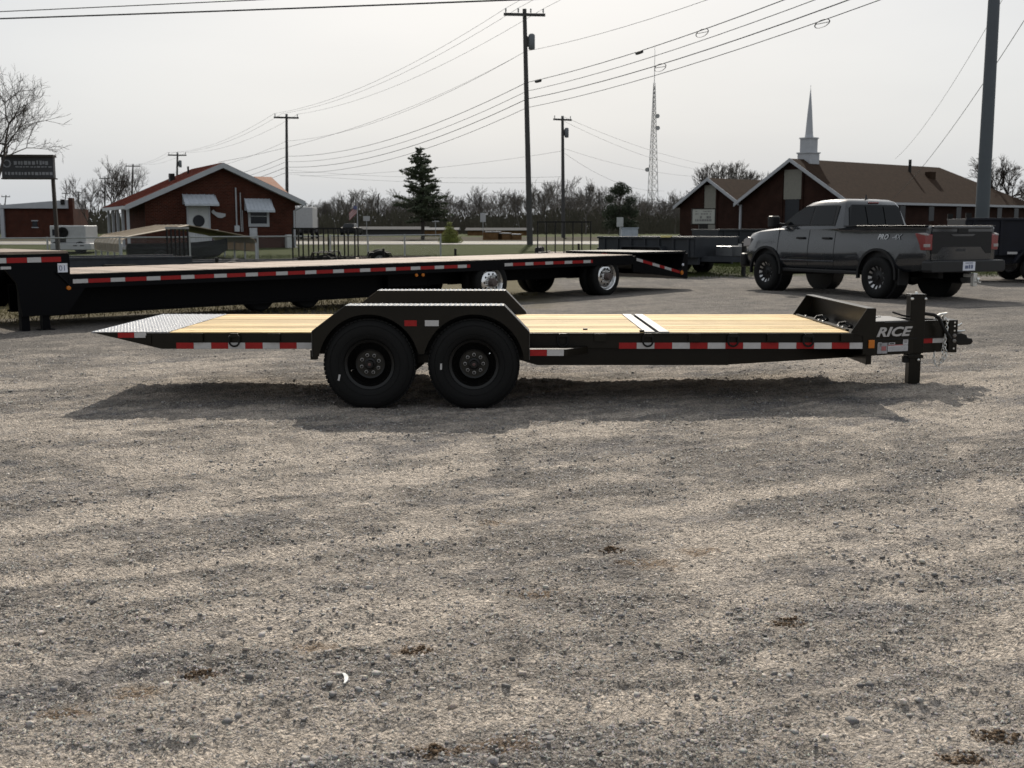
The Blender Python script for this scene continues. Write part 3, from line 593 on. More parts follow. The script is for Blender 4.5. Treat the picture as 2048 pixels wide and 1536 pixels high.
# fenders
def arc(cx, cz, r, a0, a1, n=18): return [(cx + r * math.cos(R(a0 + (a1 - a0) * i / n)), cz + r * math.sin(R(a0 + (a1 - a0) * i / n))) for i in range(n + 1)]
WX = (-1.215, -.325); WZ, WR = .377, .388
OUT = [(-1.692, .45), (-1.692, .662), (-1.409, .876), (-.067, .876), (.145, .655), (.145, .42)]
for s_ in (-1, 1):
    sk = OUT + [(.103, .42)] + arc(WX[1], WZ, .43, 6, 162) + [(-.748, .47), (-.792, .47)] + arc(WX[0], WZ, .43, 18, 170) + [(-1.645, .45)]
    f = MB().prism(sk, *sorted((s_ * 1.291, s_ * 1.286))).build('fender_skirt', blk, tr)
    mb = MB(); T = OUT; th = .006
    for (ax, az), (bx, bz) in zip(T[:-1], T[1:]):
        dx, dz = bx - ax, bz - az; l_ = math.hypot(dx, dz); nx, nz_ = -dz / l_ * th, dx / l_ * th
        ya, yb = sorted((s_ * 1.30, s_ * 1.045)); mb.hexa([(ax, ya, az), (bx, ya, bz), (bx, yb, bz), (ax, yb, az)], [(ax + nx, ya, az + nz_), (bx + nx, ya, bz + nz_), (bx + nx, yb, bz + nz_), (ax + nx, yb, az + nz_)])
    mb.build('fender_top', tread, f)
    mb = MB(); rn = random.Random(3)                                      # raised lugs of the tread plate along the flat top
    for i in range(31):
        for j in range(6):
            x = -1.39 + i * .0432; y = s_ * (1.29 - j * .042); a = (45 if (i + j) % 2 else -45); c_, q_ = math.cos(R(a)), math.sin(R(a))
            pts = [(x + u * c_ - v * q_, y + u * q_ + v * c_) for u, v in ((-.020, 0), (0, -.0075), (.020, 0), (0, .0075))]
            mb._add([(p[0], p[1], .882) for p in pts] + [(x, y, .8885)], [(0, 1, 4), (1, 2, 4), (2, 3, 4), (3, 0, 4)])
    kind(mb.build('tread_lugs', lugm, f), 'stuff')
    MB().prism([(p_[0] * .998, p_[1] - .003) for p_ in OUT], *sorted((s_ * 1.05, s_ * 1.042))).build('fender_inner_wall', blk2, f)
    MB().box(-.80, -.74, *sorted((s_ * 1.284, s_ * 1.05)), .48, .87).build('fender_brace', blk2, f)
    if s_ < 0:
        tape(809, 834, 'r', .708, .757, -1.2945, 9.70, f); tape(850, 878, 'w', .708, .757, -1.2945, 9.70, f)
        MB().box(-1.715, -1.66, -1.27, -1.2, .42, .50).box(-1.70, -1.655, -1.29, -1.28, .43, .462).build('mud_flap_bracket', blk, f)
    # step in front of the fender
    st = MB().prism([(.147, s_ * 1.29), (.47, s_ * 1.29), (.66, s_ * 1.06), (.147, s_ * 1.06)], .452, .512, 'z').build('side_step', blk, tr, bevel=.004)
    if s_ < 0: tape(1060, 1094, 'r', .455, .507, -1.293, 9.70, st); tape(1094, 1128, 'w', .455, .507, -1.293, 9.70, st)
# wheels (outer face towards -y)
def make_wheel(par, x, s_):
    prof = [(.20, -.045), (.215, -.092), (.235, -.108), (.30, -.117), (.345, -.108), (.372, -.092), (.386, -.07), (.388, -.03), (.388, .03), (.386, .07), (.372, .092), (.345, .108), (.30, .117), (.235, .108), (.2, .09)]
    y = s_ * 1.172; q = 1 if s_ < 0 else -1
    c = (x, y, WZ)
    rim = MB().lathe([(0, -.022 * q), (.105, -.022 * q), (.125, -.028 * q), (.135, -.015 * q), (.15, .0), (.178, .012 * q), (.184, -.03 * q), (.19, -.085 * q), (.212, -.095 * q), (.214, -.085 * q), (.196, -.06 * q), (.19, .09 * q)], 48, c).build('wheel', rimb, par, True)
    MB().lathe([(r, h * q) for r, h in prof], 64, c).build('tyre', rub, rim, True, angle=50)
    mb = MB()                                                             # tread blocks
    for i in range(64):
        a = 2 * PI * i / 64
        for yy, off in ((-.07, 0), (-.025, .5), (.025, 0), (.07, .5)):
            aa = a + off * 2 * PI / 64; ca, sa = math.cos(aa), math.sin(aa); r0, r1 = .380, .3915; w = .0145
            P_ = lambda r, u, v: (c[0] + r * ca - u * sa, c[1] + yy + v, c[2] + r * sa + u * ca)
            mb.hexa([P_(r0, -w, -.018), P_(r0, w, -.018), P_(r0, w, .018), P_(r0, -w, .018)], [P_(r1, -w, -.018), P_(r1, w, -.018), P_(r1, w, .018), P_(r1, -w, .018)])
    kind(mb.build('tread_blocks', rub, rim), 'stuff')
    for rr, hh in ((.335, -.1125), (.262, -.1135)): MB().torus((c[0], c[1] + hh * q, c[2]), rr, .0022, 'y', 64, 4).build('sidewall_ring', rub, rim)
    MB().lathe([(0, -.085 * q), (.03, -.085 * q), (.034, -.075 * q), (.036, -.04 * q), (.05, -.036 * q), (.052, -.022 * q)], 24, c).build('hub', rimb, rim, True)
    MB().lathe([(.0, -.088 * q), (.013, -.0865 * q), (.014, -.08 * q)], 12, c).build('hub_cap', hubred, rim, True)
    MB().lathe([(.054, -.0235 * q), (.118, -.0235 * q), (.118, -.021 * q)], 40, c).build('wheel_centre', hubm, rim, True)
    ph = .32 if x < -1 else .0
    for k in range(8):
        a = ph + PI * k / 4; p = (c[0] + .0775 * math.cos(a), c[1], c[2] + .0775 * math.sin(a))
        n_ = MB().lathe([(0, -.05 * q), (.009, -.049 * q), (.0105, -.03 * q), (.0105, -.022 * q)], 6, p).build('lug_nut', rimb, rim)
        MB().torus((p[0], p[1] - .0275 * q, p[2]), .0125, .003, 'y', 14, 5).build('nut_ring', paintw, n_)
    if s_ < 0:
        a = R(203) if x < -1 else R(183); r_ = .278; p = (c[0] + r_ * math.cos(a), c[1] - .119, c[2] + r_ * math.sin(a))
        Mt = Matrix.Translation(p) @ Matrix.Rotation(-R(12 if x < -1 else 2) * -1, 4, 'Y')
        MB().tr(Mt).box(-.008, .008, -.002, .004, -.026, .026).build('sidewall_sticker', tape_w, rim)
        MB().tube((c[0] + .15 * math.cos(R(199 if x < -1 else 35)), c[1] - .03, c[2] + .15 * math.sin(R(199 if x < -1 else 35))), (c[0] + .165 * math.cos(R(199 if x < -1 else 35)), c[1] - .075, c[2] + .165 * math.sin(R(199 if x < -1 else 35))), .005).build('valve', zinc, rim)
for s_ in (-1, 1):
    for x in WX: make_wheel(tr, x, s_)
for x in WX: MB().tube((x, -1.08, WZ), (x, 1.08, WZ), .06, n=12).build('axle', blk2, tr, True)
for s_ in (-1, 1):
    MB().prism([(-.84, .36), (-.70, .36), (-.72, .49), (-.82, .49)], *sorted((s_ * .93, s_ * .99))).build('equalizer_hanger', blk, tr)
    MB().box(-1.75, .2, *sorted((s_ * .90, s_ * .98)), .44, .49).build('spring_rail', blk2, tr)
    for x in WX:
        MB().path([(x - .32, s_ * 1.01, .40), (x - .15, s_ * 1.01, .345), (x, s_ * 1.01, .33), (x + .15, s_ * 1.01, .345), (x + .32, s_ * 1.01, .40)], .022, 6).build('leaf_spring', blk2, tr, True)
# tongue details: rubbing strip, lettering, stickers, tape on the near beam face (local x along the beam)
def onbeam(px0, px1, z0, z1, mat, name, dy=-.0025, t=.002, par=None):
    def s_of(px):
        # intersect pixel column with the beam line
        u = (px - 1024) / F_PX; a = TM @ Vector((0, 0, 0)); b = TM @ Vector((TL, 0, 0))
        f = lambda q: (a + (b - a) * q)
        lo, hi = 0., 1.2
        for _ in range(40):
            m = (lo + hi) / 2; P_ = f(m); xx = P_.x / ((P_.y + TY) * math.cos(PITCH) + .95 * math.sin(PITCH))
            lo, hi = (m, hi) if xx < u else (lo, m)
        return lo * TL
    return MB().tr(TM).box(s_of(px0), s_of(px1), dy, dy + t, z0, z1).build(name, mat, par or tr), s_of
MB().tr(TM).box(TSX, TL, -.012, -.001, .498, .51).build('beam_seam', blk2, tr)
o, s_of = onbeam(1841, 1866, .452, .508, tape_r, 'reflective_tape'); onbeam(1866, 1893, .452, .508, tape_w, 'reflective_tape')
paper = pm('sticker_white', (.45, .45, .46), .5, var=.12, scale=60); paperg = pm('sticker_grey', (.26, .255, .265), .5, var=.35, scale=35); redp = pm('sticker_red', (.32, .10, .10), .5, var=.25, scale=60)
onbeam(1777, 1817, .388, .442, paper, 'warning_label'); onbeam(1807, 1817, .446, .50, paper, 'warning_label'); onbeam(1777, 1807, .442, .451, redp, 'warning_label')
onbeam(1778, 1791, .453, .472, paper, 'warning_label'); onbeam(1756, 1776, .372, .472, paperg, 'warning_label'); onbeam(1757, 1764, .44, .478, paper, 'warning_label'); onbeam(1764, 1773, .40, .44, redp, 'warning_label', -.0045)
for zz in (.398, .408, .418, .428): onbeam(1779, 1815, zz, zz + .003, paperg, 'print_line', -.0035, .001)
onbeam(1780, 1789, .458, .467, blk2, 'print_line', -.0035, .001); onbeam(1809, 1815, .462, .488, paperg, 'print_line', -.0035, .001)
s0, s1 = s_of(1752), s_of(1824)
t_ = text('maker_lettering', 'RICE', .118, paintw, tr, TM @ Matrix.Translation((s0, -.003, .533)) @ Matrix.Rotation(R(90), 4, 'X'), .32, .004, .0012, 1.02)
bb = [v.co.x for v in t_.data.vertices]; wd = (max(bb) - min(bb)); k_ = (s1 - s0) * math.cos(math.atan2(.86, 2.31)) / wd
Mi = TM @ Matrix.Translation((s0, 0, 0)) @ Matrix.Diagonal((k_, 1, 1, 1)) @ (TM @ Matrix.Translation((s0, 0, 0))).inverted(); t_.data.transform(Mi)
# jack
JX, JY = 3.803, -.165; gj = G(JX, TY + JY)
jk = MB().box(JX - .068, JX + .068, JY - .068, JY + .068, .36, .905).build('jack_housing', blk, tr, bevel=.006)
MB().box(JX - .072, JX + .072, JY - .072, JY + .072, .905, .917).build('jack_cap', blk, jk, bevel=.003)
MB().lathe([(0, .02), (.014, .018), (.016, 0)], 10, (JX, JY, .917), 'z').build('jack_cap_nut', zinc, jk, True)
for dx in (-.062, .062): MB().lathe([(0, -.02), (.012, -.018), (.013, 0)], 10, (JX + dx, JY - .069, .875)).build('jack_bolt', zinc, jk, True)
MB().box(JX - .057, JX + .053, JY - .055, JY + .055, gj - .02, .37).build('jack_leg', blk, jk, bevel=.005)
MB().box(JX - .075, JX + .07, JY - .07, JY + .07, .315, .345).build('jack_collar', blk, jk, bevel=.004)
MB().lathe([(0, -.02), (.012, -.018), (.013, 0)], 10, (JX + .025, JY - .056, .30)).build('jack_bolt', zinc, jk, True)
MB().box(JX - .11, JX - .057, JY - .05, JY + .0, .27, .33).build('jack_pin_block', blk2, jk, bevel=.004)
MB().path([(JX + .06, JY - .03, .735), (JX + .16, JY - .04, .722), (JX + .2, JY - .06, .695), (JX + .25, JY - .06, .60), (JX + .315, JY - .07, .50)], .0165, 8).build('wiring_conduit', blk2, tr, True)
MB().path([(JX - .2, JY + .05, .74), (JX - .12, JY - .02, .712), (JX + .02, JY - .04, .69)], .009, 6).build('wiring_hose', blk2, tr, True)
MB().path([(3.155, -.53, .43), (3.25, -.50, .50), (3.34, -.46, .51)], .008, 6).build('brake_cable', blk2, tr, True)
# coupler
cp = MB().box(4.135, 4.215, -.15, .09, .36, .668).build('coupler_channel', blk, tr, bevel=.004)
for z in (.645, .612, .568, .40): MB().lathe([(0, -.003), (.0085, -.003), (.0085, .002)], 10, (4.185, -.151, z)).build('channel_hole', zinc, cp)
for z in (.522, .472): MB().lathe([(0, -.016), (.011, -.015), (.019, -.012), (.02, 0)], 6, (4.185, -.151, z)).build('coupler_bolt', pm('bolt_dark', (.16, .15, .14), .4, .6), cp)
MB().prism([(4.21, .44), (4.26, .425), (4.36, .43), (4.385, .455), (4.375, .49), (4.33, .495), (4.32, .525), (4.27, .54), (4.21, .535)], -.11, .05).build('ball_coupler', blk2, cp, bevel=.01)
MB().path([(4.22, -.03, .548), (4.30, -.03, .55), (4.33, -.03, .556)], .012, 6).build('coupler_latch', zinc, cp, True)
MB().path([(4.22, -.02, .575), (4.26, -.02, .60), (4.30, -.02, .622), (4.275, -.02, .60)], .013, 6).build('chain_hook', zinc, cp, True)
MB().path([(4.235, -.02, .58), (4.25, -.02, .56), (4.27, -.02, .545)], .006, 6).build('hook_keeper', blk2, cp, True)
MB().path([(3.99, -.17, .672), (4.0, -.17, .70), (4.04, -.17, .722), (4.09, -.17, .735), (4.06, -.17, .70), (4.07, -.17, .68)], .015, 7).build('chain_hook', zinc, tr, True)
# safety chain
linkme = MB().torus((0, 0, 0), .0135, .0042, 'y', 12, 5, sx=.78, sz=1.35).mesh('chain_link'); linkme.materials.append(zinc); linkme.polygons.foreach_set('use_smooth', [True] * len(linkme.polygons))
def chain(pts):
    pts = [Vector(p) for p in pts]; seg = []; step = .0265
    dense = []
    for a, b in zip(pts[:-1], pts[1:]):
        n = max(2, int((b - a).length / .004)); dense += [a.lerp(b, i / n) for i in range(n)]
    acc = 0; last = dense[0]; tog = 0
    for i in range(1, len(dense)):
        acc += (dense[i] - dense[i - 1]).length
        if acc >= step:
            d = (dense[i] - last).normalized(); o = bpy.data.objects.new('chain_link', linkme); C.objects.link(o); o.parent = tr
            q = d.to_track_quat('Z', 'Y'); o.rotation_mode = 'QUATERNION'; o.rotation_quaternion = q @ Matrix.Rotation(R(30 + 90 * tog), 3, 'Z').to_quaternion(); o.location = (dense[i] + last) / 2
            tog ^= 1; last = dense[i]; acc = 0
cy = -.20
chain([(4.075, cy, .695), (4.098, cy, .66), (4.09, cy, .60), (4.083, cy, .52), (4.085, cy, .42), (4.095, cy, .36), (4.10, cy, .32), (4.07, cy, .285), (4.045, cy, .26)])
chain([(4.10, cy - .012, .60), (4.075, cy - .01, .53), (4.065, cy, .42), (4.06, cy, .37), (4.075, cy, .33), (4.05, cy, .30), (4.07, cy, .30), (4.09, cy - .01, .30), (4.06, cy, .265)])
chain([(4.01, cy + .06, .37), (4.0, cy + .05, .32), (4.005, cy + .04, .27), (4.02, cy + .03, .23), (4.04, cy + .02, .245), (4.06, cy + .01, .275)])
# ================================================================ GOOSENECK FLATBED BEHIND
navy = pm('flatbed_black_paint', (.0014, .0015, .0024), .5, var=.25, scale=2, spec=.10)
plate = pm('number_plate_white', (.62, .64, .70), .5, var=.08)
polish = pm('polished_alloy', (.72, .72, .72), .16, 1.0, var=.12, scale=20)
deckw = wood_mat('weathered_deck_plank', (.22, .168, .135), (.34, .27, .22), (0, 1, 0))
GD = Vector((.72, .69)); GA = math.atan2(GD.y, GD.x); GO = Vector((2.17, 26.14))
def tpx(px):
    k = (px - 1024) / F_PX; return (k * GO.y - GO.x) / (GD.x - k * GD.y)
gn = thing('flatbed_trailer', 'long black gooseneck flatbed trailer with polished dual wheels, parked across the lot', 'trailer', (GO.x, GO.y, 0.0), GA); gn.rotation_euler = (0, -R(.35), GA)
WD = 2.56; DZ2 = .912
X0, X1 = -12.36, .88
for k, (a, b) in enumerate(zip(np.linspace(X0, X1, 90)[:-1], np.linspace(X0, X1, 90)[1:])):
    MB().box(a + .003, b - .003, .03, WD - .03, DZ2 - .045, DZ2 + random.Random(k).uniform(-.002, .002)).build('deck_board', deckw, gn)
for y0, y1 in ((0, .04), (WD - .04, WD)): MB().box(X0, X1, y0, y1, .69, DZ2 - .006).build('side_rail', navy, gn, bevel=.004)
for y in (.62, 1.9):
    MB().prism([(X0 - .2, .26), (-5.6, .26), (-4.6, .42), (1.0, .42), (1.0, .69), (X0 - .2, .69)], y, y + .05).build('main_beam', navy, gn)
    MB().box(X0 - .2, -5.6, y - .08, y + .13, .245, .275).build('beam_flange', navy, gn)
for x in np.linspace(-11.8, .4, 14): MB().box(x - .04, x + .04, .05, WD - .05, .70, .82).build('crossmember', navy, gn)
def gtape(x0, x1, first='w', z0=.765, z1=.828, wlen=.24, rlen=.36):
    x = x0; c = first
    while x < x1 - .05:
        l_ = wlen if c == 'w' else rlen; e = min(x + l_, x1)
        MB().box(x + .002, e - .002, -.004, -.0005, z0, z1).build('reflective_tape', tape_w if c == 'w' else tape_r, gn); x = e; c = 'r' if c == 'w' else 'w'
gtape(tpx(153), tpx(942)); gtape(tpx(1010), tpx(1185))
for px in (835, 848): MB().lathe([(0, -.02), (.03, -.018), (.035, 0)], 12, (tpx(px), 0, .66)).build('marker_lamp', amber, gn, True)
# neck
MB().box(X0 - 3.2, X0 + .02, .02, WD - .02, 1.225, 1.262).build('neck_deck', deckw, gn)
for y0, y1 in ((0, .05), (WD - .05, WD)):
    MB().box(X0 - 3.2, X0 + .03, y0, y1, 1.02, 1.222).build('neck_rail', navy, gn)
    MB().prism([(X0 - .72, .30), (X0 - .05, .30), (X0 + .25, .69), (X0 + .25, .86), (X0 + .03, .90), (X0 + .03, 1.02), (X0 - .95, 1.02), (X0 - .78, .80)], y0 + .004, y1 + .004).build('neck_upright', navy, gn)
x = X0 - .1; c = 'r'
while x > X0 - 2.4:
    l_ = .30 if c == 'r' else .21; MB().box(x - l_ + .002, x - .002, -.004, -.0005, 1.10, 1.175).build('reflective_tape', tape_r if c == 'r' else tape_w, gn); x -= l_; c = 'w' if c == 'r' else 'r'
pl_ = MB().box(X0 - .16, X0 - .01, -.006, -.0005, .94, 1.075).build('number_placard', plate, gn)
text('placard_number', '01', .115, pm('print_blue', (.12, .14, .22), .6), pl_, face_y(X0 - .145, -.008, .965))
MB().lathe([(0, -.02), (.032, -.018), (.036, 0)], 12, (X0 - .01, 0.0, .70)).build('marker_lamp', amber, gn, True)
for dx in (-.14, -.08, -.02): MB().lathe([(0, -.012), (.012, -.01), (.014, 0)], 8, (X0 + dx, 0, 1.055)).build('frame_bolt', zinc, gn, True)
MB().box(X0 - 1.0, X0 - .85, -.004, .02, 1.01, 1.05).build('maker_badge', tape_w, gn)
for y in (.12, WD - .12):
    MB().box(X0 - .72, X0 - .60, y - .055, y + .055, .06, 1.0).build('landing_leg', navy, gn)
    MB().box(X0 - .42, X0 - .28, y - .07, y + .07, .34, 1.0).build('landing_gear_tube', navy, gn)
    MB().box(X0 - .405, X0 - .295, y - .055, y + .055, .06, .36).build('landing_leg', navy, gn)
    MB().box(X0 - .46, X0 - .24, y - .10, y + .10, .058, .09).build('landing_foot', navy, gn)
MB().path([(X0 - .2, -.01, .95), (X0 - .05, -.01, .80), (X0 + .02, -.01, .72)], .012, 6).build('jack_handle', navy, gn, True)
# dovetail and folded ramp
for y0, y1 in ((0, .05), (WD - .05, WD)):
    MB().prism([(X1, .52), (2.86, .30), (2.90, .44), (X1 + .1, .875), (X1, .875)], y0, y1).build('dovetail_rail', navy, gn)
MB().prism([(X1, .80), (2.88, .37), (2.88, .41), (X1, .84)], .05, WD - .05).build('dovetail_deck', navy, gn)
MB().prism([(1.2, .92), (2.98, .90), (2.98, .955), (1.2, .965)], .1, WD - .1).build('folded_ramp', navy, gn)
MB().prism([(2.30, .40), (2.95, .28), (3.0, .30), (3.0, .90), (2.86, .90), (2.75, .55)], .052, WD - .052).build('tail_box', navy, gn)
p0, p1 = Vector((1.0, .80)), Vector((2.62, .455)); n_ = 6
segs = [0, .14, .36, .52, .64, .80, 1.0]
for k in range(6):
    a, b = p0.lerp(p1, segs[k]), p0.lerp(p1, segs[k + 1]); MB().hexa([(a.x, -.004, a.y - .03), (b.x, -.004, b.y - .03), (b.x, -.0005, b.y - .03), (a.x, -.0005, a.y - .03)], [(a.x, -.004, a.y + .035), (b.x, -.004, b.y + .035), (b.x, -.0005, b.y + .035), (a.x, -.0005, a.y + .035)]).build('reflective_tape', tape_w if k % 2 == 0 else tape_r, gn)
MB().lathe([(0, -.02), (.05, -.018), (.055, 0)], 14, (2.70, 0, .44)).build('marker_lamp', amber, gn, True)
MB().lathe([(0, -.02), (.03, -.018), (.035, 0)], 10, (2.80, .05, .63)).build('tail_lamp', plate, gn, True)
# dual wheels
def big_wheel(par, x, y, q, rim_m, RR=.447, rr=.302, dish=-.075, n=10):
    c = (x, y, RR - .006); w = .122
    rim = MB().lathe([(0, (dish - .02) * q), (.10, (dish - .02) * q), (.11, dish * q), (rr * .8, dish * q), (rr * .88, (dish + .02) * q), (rr * .93, -.02 * q), (rr * .95, -w * .8 * q), (rr, -w * .92 * q), (rr * 1.03, -w * .86 * q), (rr * .97, w * q)], 40, c).build('wheel', rim_m, par, True)
    MB().lathe([(rr * .98, -.9 * w * q), (rr * 1.12, -w * q), (RR * .86, -w * q), (RR * .96, -.85 * w * q), (RR, -.6 * w * q), (RR, .6 * w * q), (RR * .96, .85 * w * q), (RR * .86, w * q), (rr, .9 * w * q)], 48, c).build('tyre', rub, rim, True, angle=50)
    MB().lathe([(0, (dish - .13) * q), (.07, (dish - .125) * q), (.085, (dish - .1) * q), (.09, (dish - .01) * q)], 20, c).build('hub', pm('hub_dark', (.08, .06, .055), .5, var=.4, scale=40), rim, True)
    dk = MATS['black_chassis']
    for k in range(n):
        a = 2 * PI * k / n; p = (c[0] + rr * .60 * math.cos(a), c[1], c[2] + rr * .60 * math.sin(a))
        MB().lathe([(0, (dish - .004) * q), (.024, (dish - .004) * q), (.024, (dish + .01) * q)], 10, p).build('hand_hole', dk, rim)
    for k in range(n):
        a = 2 * PI * (k + .5) / n; p = (c[0] + rr * .44 * math.cos(a), c[1], c[2] + rr * .44 * math.sin(a)); MB().lathe([(0, (dish - .04) * q), (.013, (dish - .035) * q), (.015, dish * q)], 6, p).build('lug_nut', zinc, rim)
for x in (0.0, -3.55):
    for y, q, m_ in ((.13, 1, polish), (.40, 1, blk2), (WD - .13, -1, polish), (WD - .40, -1, blk2)):
        if m_ is polish: big_wheel(gn, x, y, q, m_)
        else: MB().lathe([(.28, -.11 * q), (.40, -.12 * q), (.44, -.08 * q), (.442, .08 * q), (.40, .12 * q), (.28, .11 * q)], 40, (x, y, .442)).build('inner_tyre', rub, gn, True, angle=50)
    MB().tube((x, .2, .47), (x, WD - .2, .47), .07, n=10).build('axle', navy, gn, True)
    MB().box(x - .6, x + .6, .66, .74, .40, .70).build('suspension_hanger', navy, gn); MB().box(x - .6, x + .6, WD - .74, WD - .66, .40, .70).build('suspension_hanger', navy, gn)
MB().box(-5.9, -4.9, .45, .62, .40, .69).build('air_tank_box', navy, gn, bevel=.03)
for x in (-7.6, -8.6): MB().lathe([(0, -.13), (.27, -.13), (.30, -.1), (.30, .1), (.27, .13), (0, .13)], 28, (x, .80, .40)).build('spare_tyre', rub, gn, True)

# ---- second flatbed whose tail shows at the left, beyond the neck
f2 = thing('flatbed_trailer', 'dark flatbed trailer parked behind the gooseneck neck, only its black tail and tape showing', 'trailer', (-10.9, 21.6, 0), GA)
MB().box(-5, 1.9, 0, 2.5, .62, .70).build('deck', deckw, f2); MB().box(-5, 1.92, -.02, .03, .42, .70).build('side_rail', navy, f2); MB().box(1.88, 1.93, .03, 2.5, .36, .70).build('tail_beam', navy, f2)
x = 1.85; c = 'w'
while x > -1.5: MB().box(x - .3, x - .003, -.026, -.021, .49, .56).build('reflective_tape', tape_w if c == 'w' else tape_r, f2); x -= .3; c = 'r' if c == 'w' else 'w'
for x in (-1.1, -2.0):
    for y, q in ((.14, 1), (2.36, -1)): big_wheel(f2, x, y, q, blk2, .39, .21, -.05, 8)
MB().box(-5, 1.6, .7, .76, .25, .62).build('main_beam', navy, f2); MB().box(-5, 1.6, 1.7, 1.76, .25, .62).build('main_beam', navy, f2)
for x_ in (-.6, .5, 1.3): MB().box(x_ - .05, x_ + .05, .05, 2.45, .30, .62).build('crossmember', navy, f2)
MB().box(1.2, 1.5, .15, .3, -.01, .62).box(1.2, 1.5, 2.2, 2.35, -.01, .62).build('stabiliser_legs', navy, f2)

# ================================================================ DUMP AND UTILITY TRAILERS
def dump_trailer(loc, rot, col, label, Ln=4.3, Wd=2.0, h0=.62, h1=1.32, tarp=False):
    """origin: ground below middle of axles; +x = towards the tongue"""
    mt = pm('dump_paint_%.3f' % col[2], col, .5, var=.22, scale=3, spec=.2); t = thing('dump_trailer', label, 'trailer', loc, rot)
    x0, x1 = -Ln * .52, Ln * .48; hw = Wd / 2
    for s_ in (-1, 1):
        MB().box(x0, x1, *sorted((s_ * hw, s_ * (hw - .03))), h0, h1).build('bed_side', mt, t, bevel=.004)
        MB().box(x0 - .02, x1 + .02, *sorted((s_ * (hw + .05), s_ * (hw - .05))), h1, h1 + .07).build('top_rail', mt, t, bevel=.01)
        for x in np.linspace(x0 + .3, x1 - .2, 7): MB().prism([(x - .04, h0), (x + .04, h0), (x + .03, h1), (x - .03, h1)], *sorted((s_ * (hw + .045), s_ * hw))).build('side_rib', mt, t)
        MB().box(x0, x1, *sorted((s_ * (hw - .28), s_ * (hw - .20))), h0 - .22, h0).build('frame_rail', mt, t)
        fz = .80; fo = [(-1.02, .62), (-.82, fz), (.82, fz), (1.02, .62), (1.02, .60), (.80, fz - .03), (-.80, fz - .03), (-1.02, .60)]
        fo = [(-1.05, .55), (-.8, .86), (.8, .86), (1.05, .55), (1.0, .55), (.78, .83), (-.78, .83), (-1.0, .55)]
        MB().prism(fo, *sorted((s_ * (hw + .26), s_ * (hw + .02)))).build('fender', mt, t)
        for x in (-.44, .44): big_wheel(t, x, s_ * (hw + .13), 1 if s_ < 0 else -1, pm('dump_rim', (.30, .30, .31), .35, .8), .385, .21, -.045, 8)
        for k in range(6): MB().box(x0 + .2 + k * .62, x0 + .45 + k * .62, *sorted((s_ * (hw + .052), s_ * (hw + .046))), h0 + .03, h0 + .09).build('reflective_tape', (tape_r, tape_w)[k % 2], t)
    MB().box(x0, x1, -hw + .03, hw - .03, h0 - .01, h0 + .03).build('bed_floor', mt, t)
    MB().box(x1 - .03, x1 + .02, -hw + .03, hw - .03, h0, h1 + .05).build('front_wall', mt, t, bevel=.004)
    MB().box(x0 - .03, x0 + .02, -hw + .03, hw - .03, h0, h1).build('tailgate', mt, t, bevel=.004)
    tongue = [MB().hexa([(x1 - .2, s_ * .7, .42), (x1 + 1.35, s_ * .08, .42), (x1 + 1.35, s_ * .02, .42), (x1 - .2, s_ * .60, .42)], [(x1 - .2, s_ * .7, .58), (x1 + 1.35, s_ * .08, .58), (x1 + 1.35, s_ * .02, .58), (x1 - .2, s_ * .60, .58)]).build('tongue_beam', mt, t) for s_ in (-1, 1)]
    MB().box(x1 + .25, x1 + .85, -.32, .32, .58, .88).build('pump_box', pm('pump_box_grey', (.07, .075, .082), .35, .4), t, bevel=.02)
    MB().box(x1 + 1.3, x1 + 1.55, -.06, .06, .44, .58).build('coupler', blk2, t, bevel=.01)
    MB().box(x1 + 1.0, x1 + 1.1, -.05, .05, -.01, 1.0).build('jack', blk2, t, bevel=.008); MB().box(x1 + .95, x1 + 1.15, -.1, .1, -.012, .015).build('jack_foot', blk2, t)
    MB().tube((0, -hw, .38), (0, hw, .38), .05).build('axle', blk2, t)
    if tarp: [MB().box(x1 - .12, x1 + .02, *sorted((s_ * hw, s_ * (hw - .06))), h1 + .05, h1 + .2).build('tarp_bracket', blk2, t) for s_ in (-1, 1)]
    return t
def place(px, Y): return Vector(((px - 1024) / F_PX * Y, Y))
p = Vector((4.87, 36.1)); gd = dump_trailer((p.x, p.y, G(p.x, p.y)), R(-50), (.024, .027, .032), 'low grey dump trailer parked on the grass just past the flatbed tail', 4.0, 2.0, .55, 1.08)
p = place(1505, 43); dump_trailer((p.x, p.y, G(p.x, p.y)), R(-160), (.02, .023, .027), 'dark dump trailer standing behind the hood of the pickup', 4.3, 2.0, .6, 1.15)
p = place(2075, 31.2); dump_trailer((p.x, p.y, G(p.x, p.y)), R(172), (.007, .008, .013), 'tall black dump trailer parked behind the pickup tailgate', 4.6, 2.1, .72, 1.62, True)
MB().box(-.12, .12, -.1, .1, 0, .05)
sp_ = MB().box(-.16, .16, -.12, .12, 0, .05).build('foam_block', pm('yellow_sponge', (.55, .48, .2), .8)); sp_.location = (4.62, 34.75, G(4.6, 35) + 1.15); tag(sp_, 'small yellow block resting on the grey dump trailer rail', 'block')

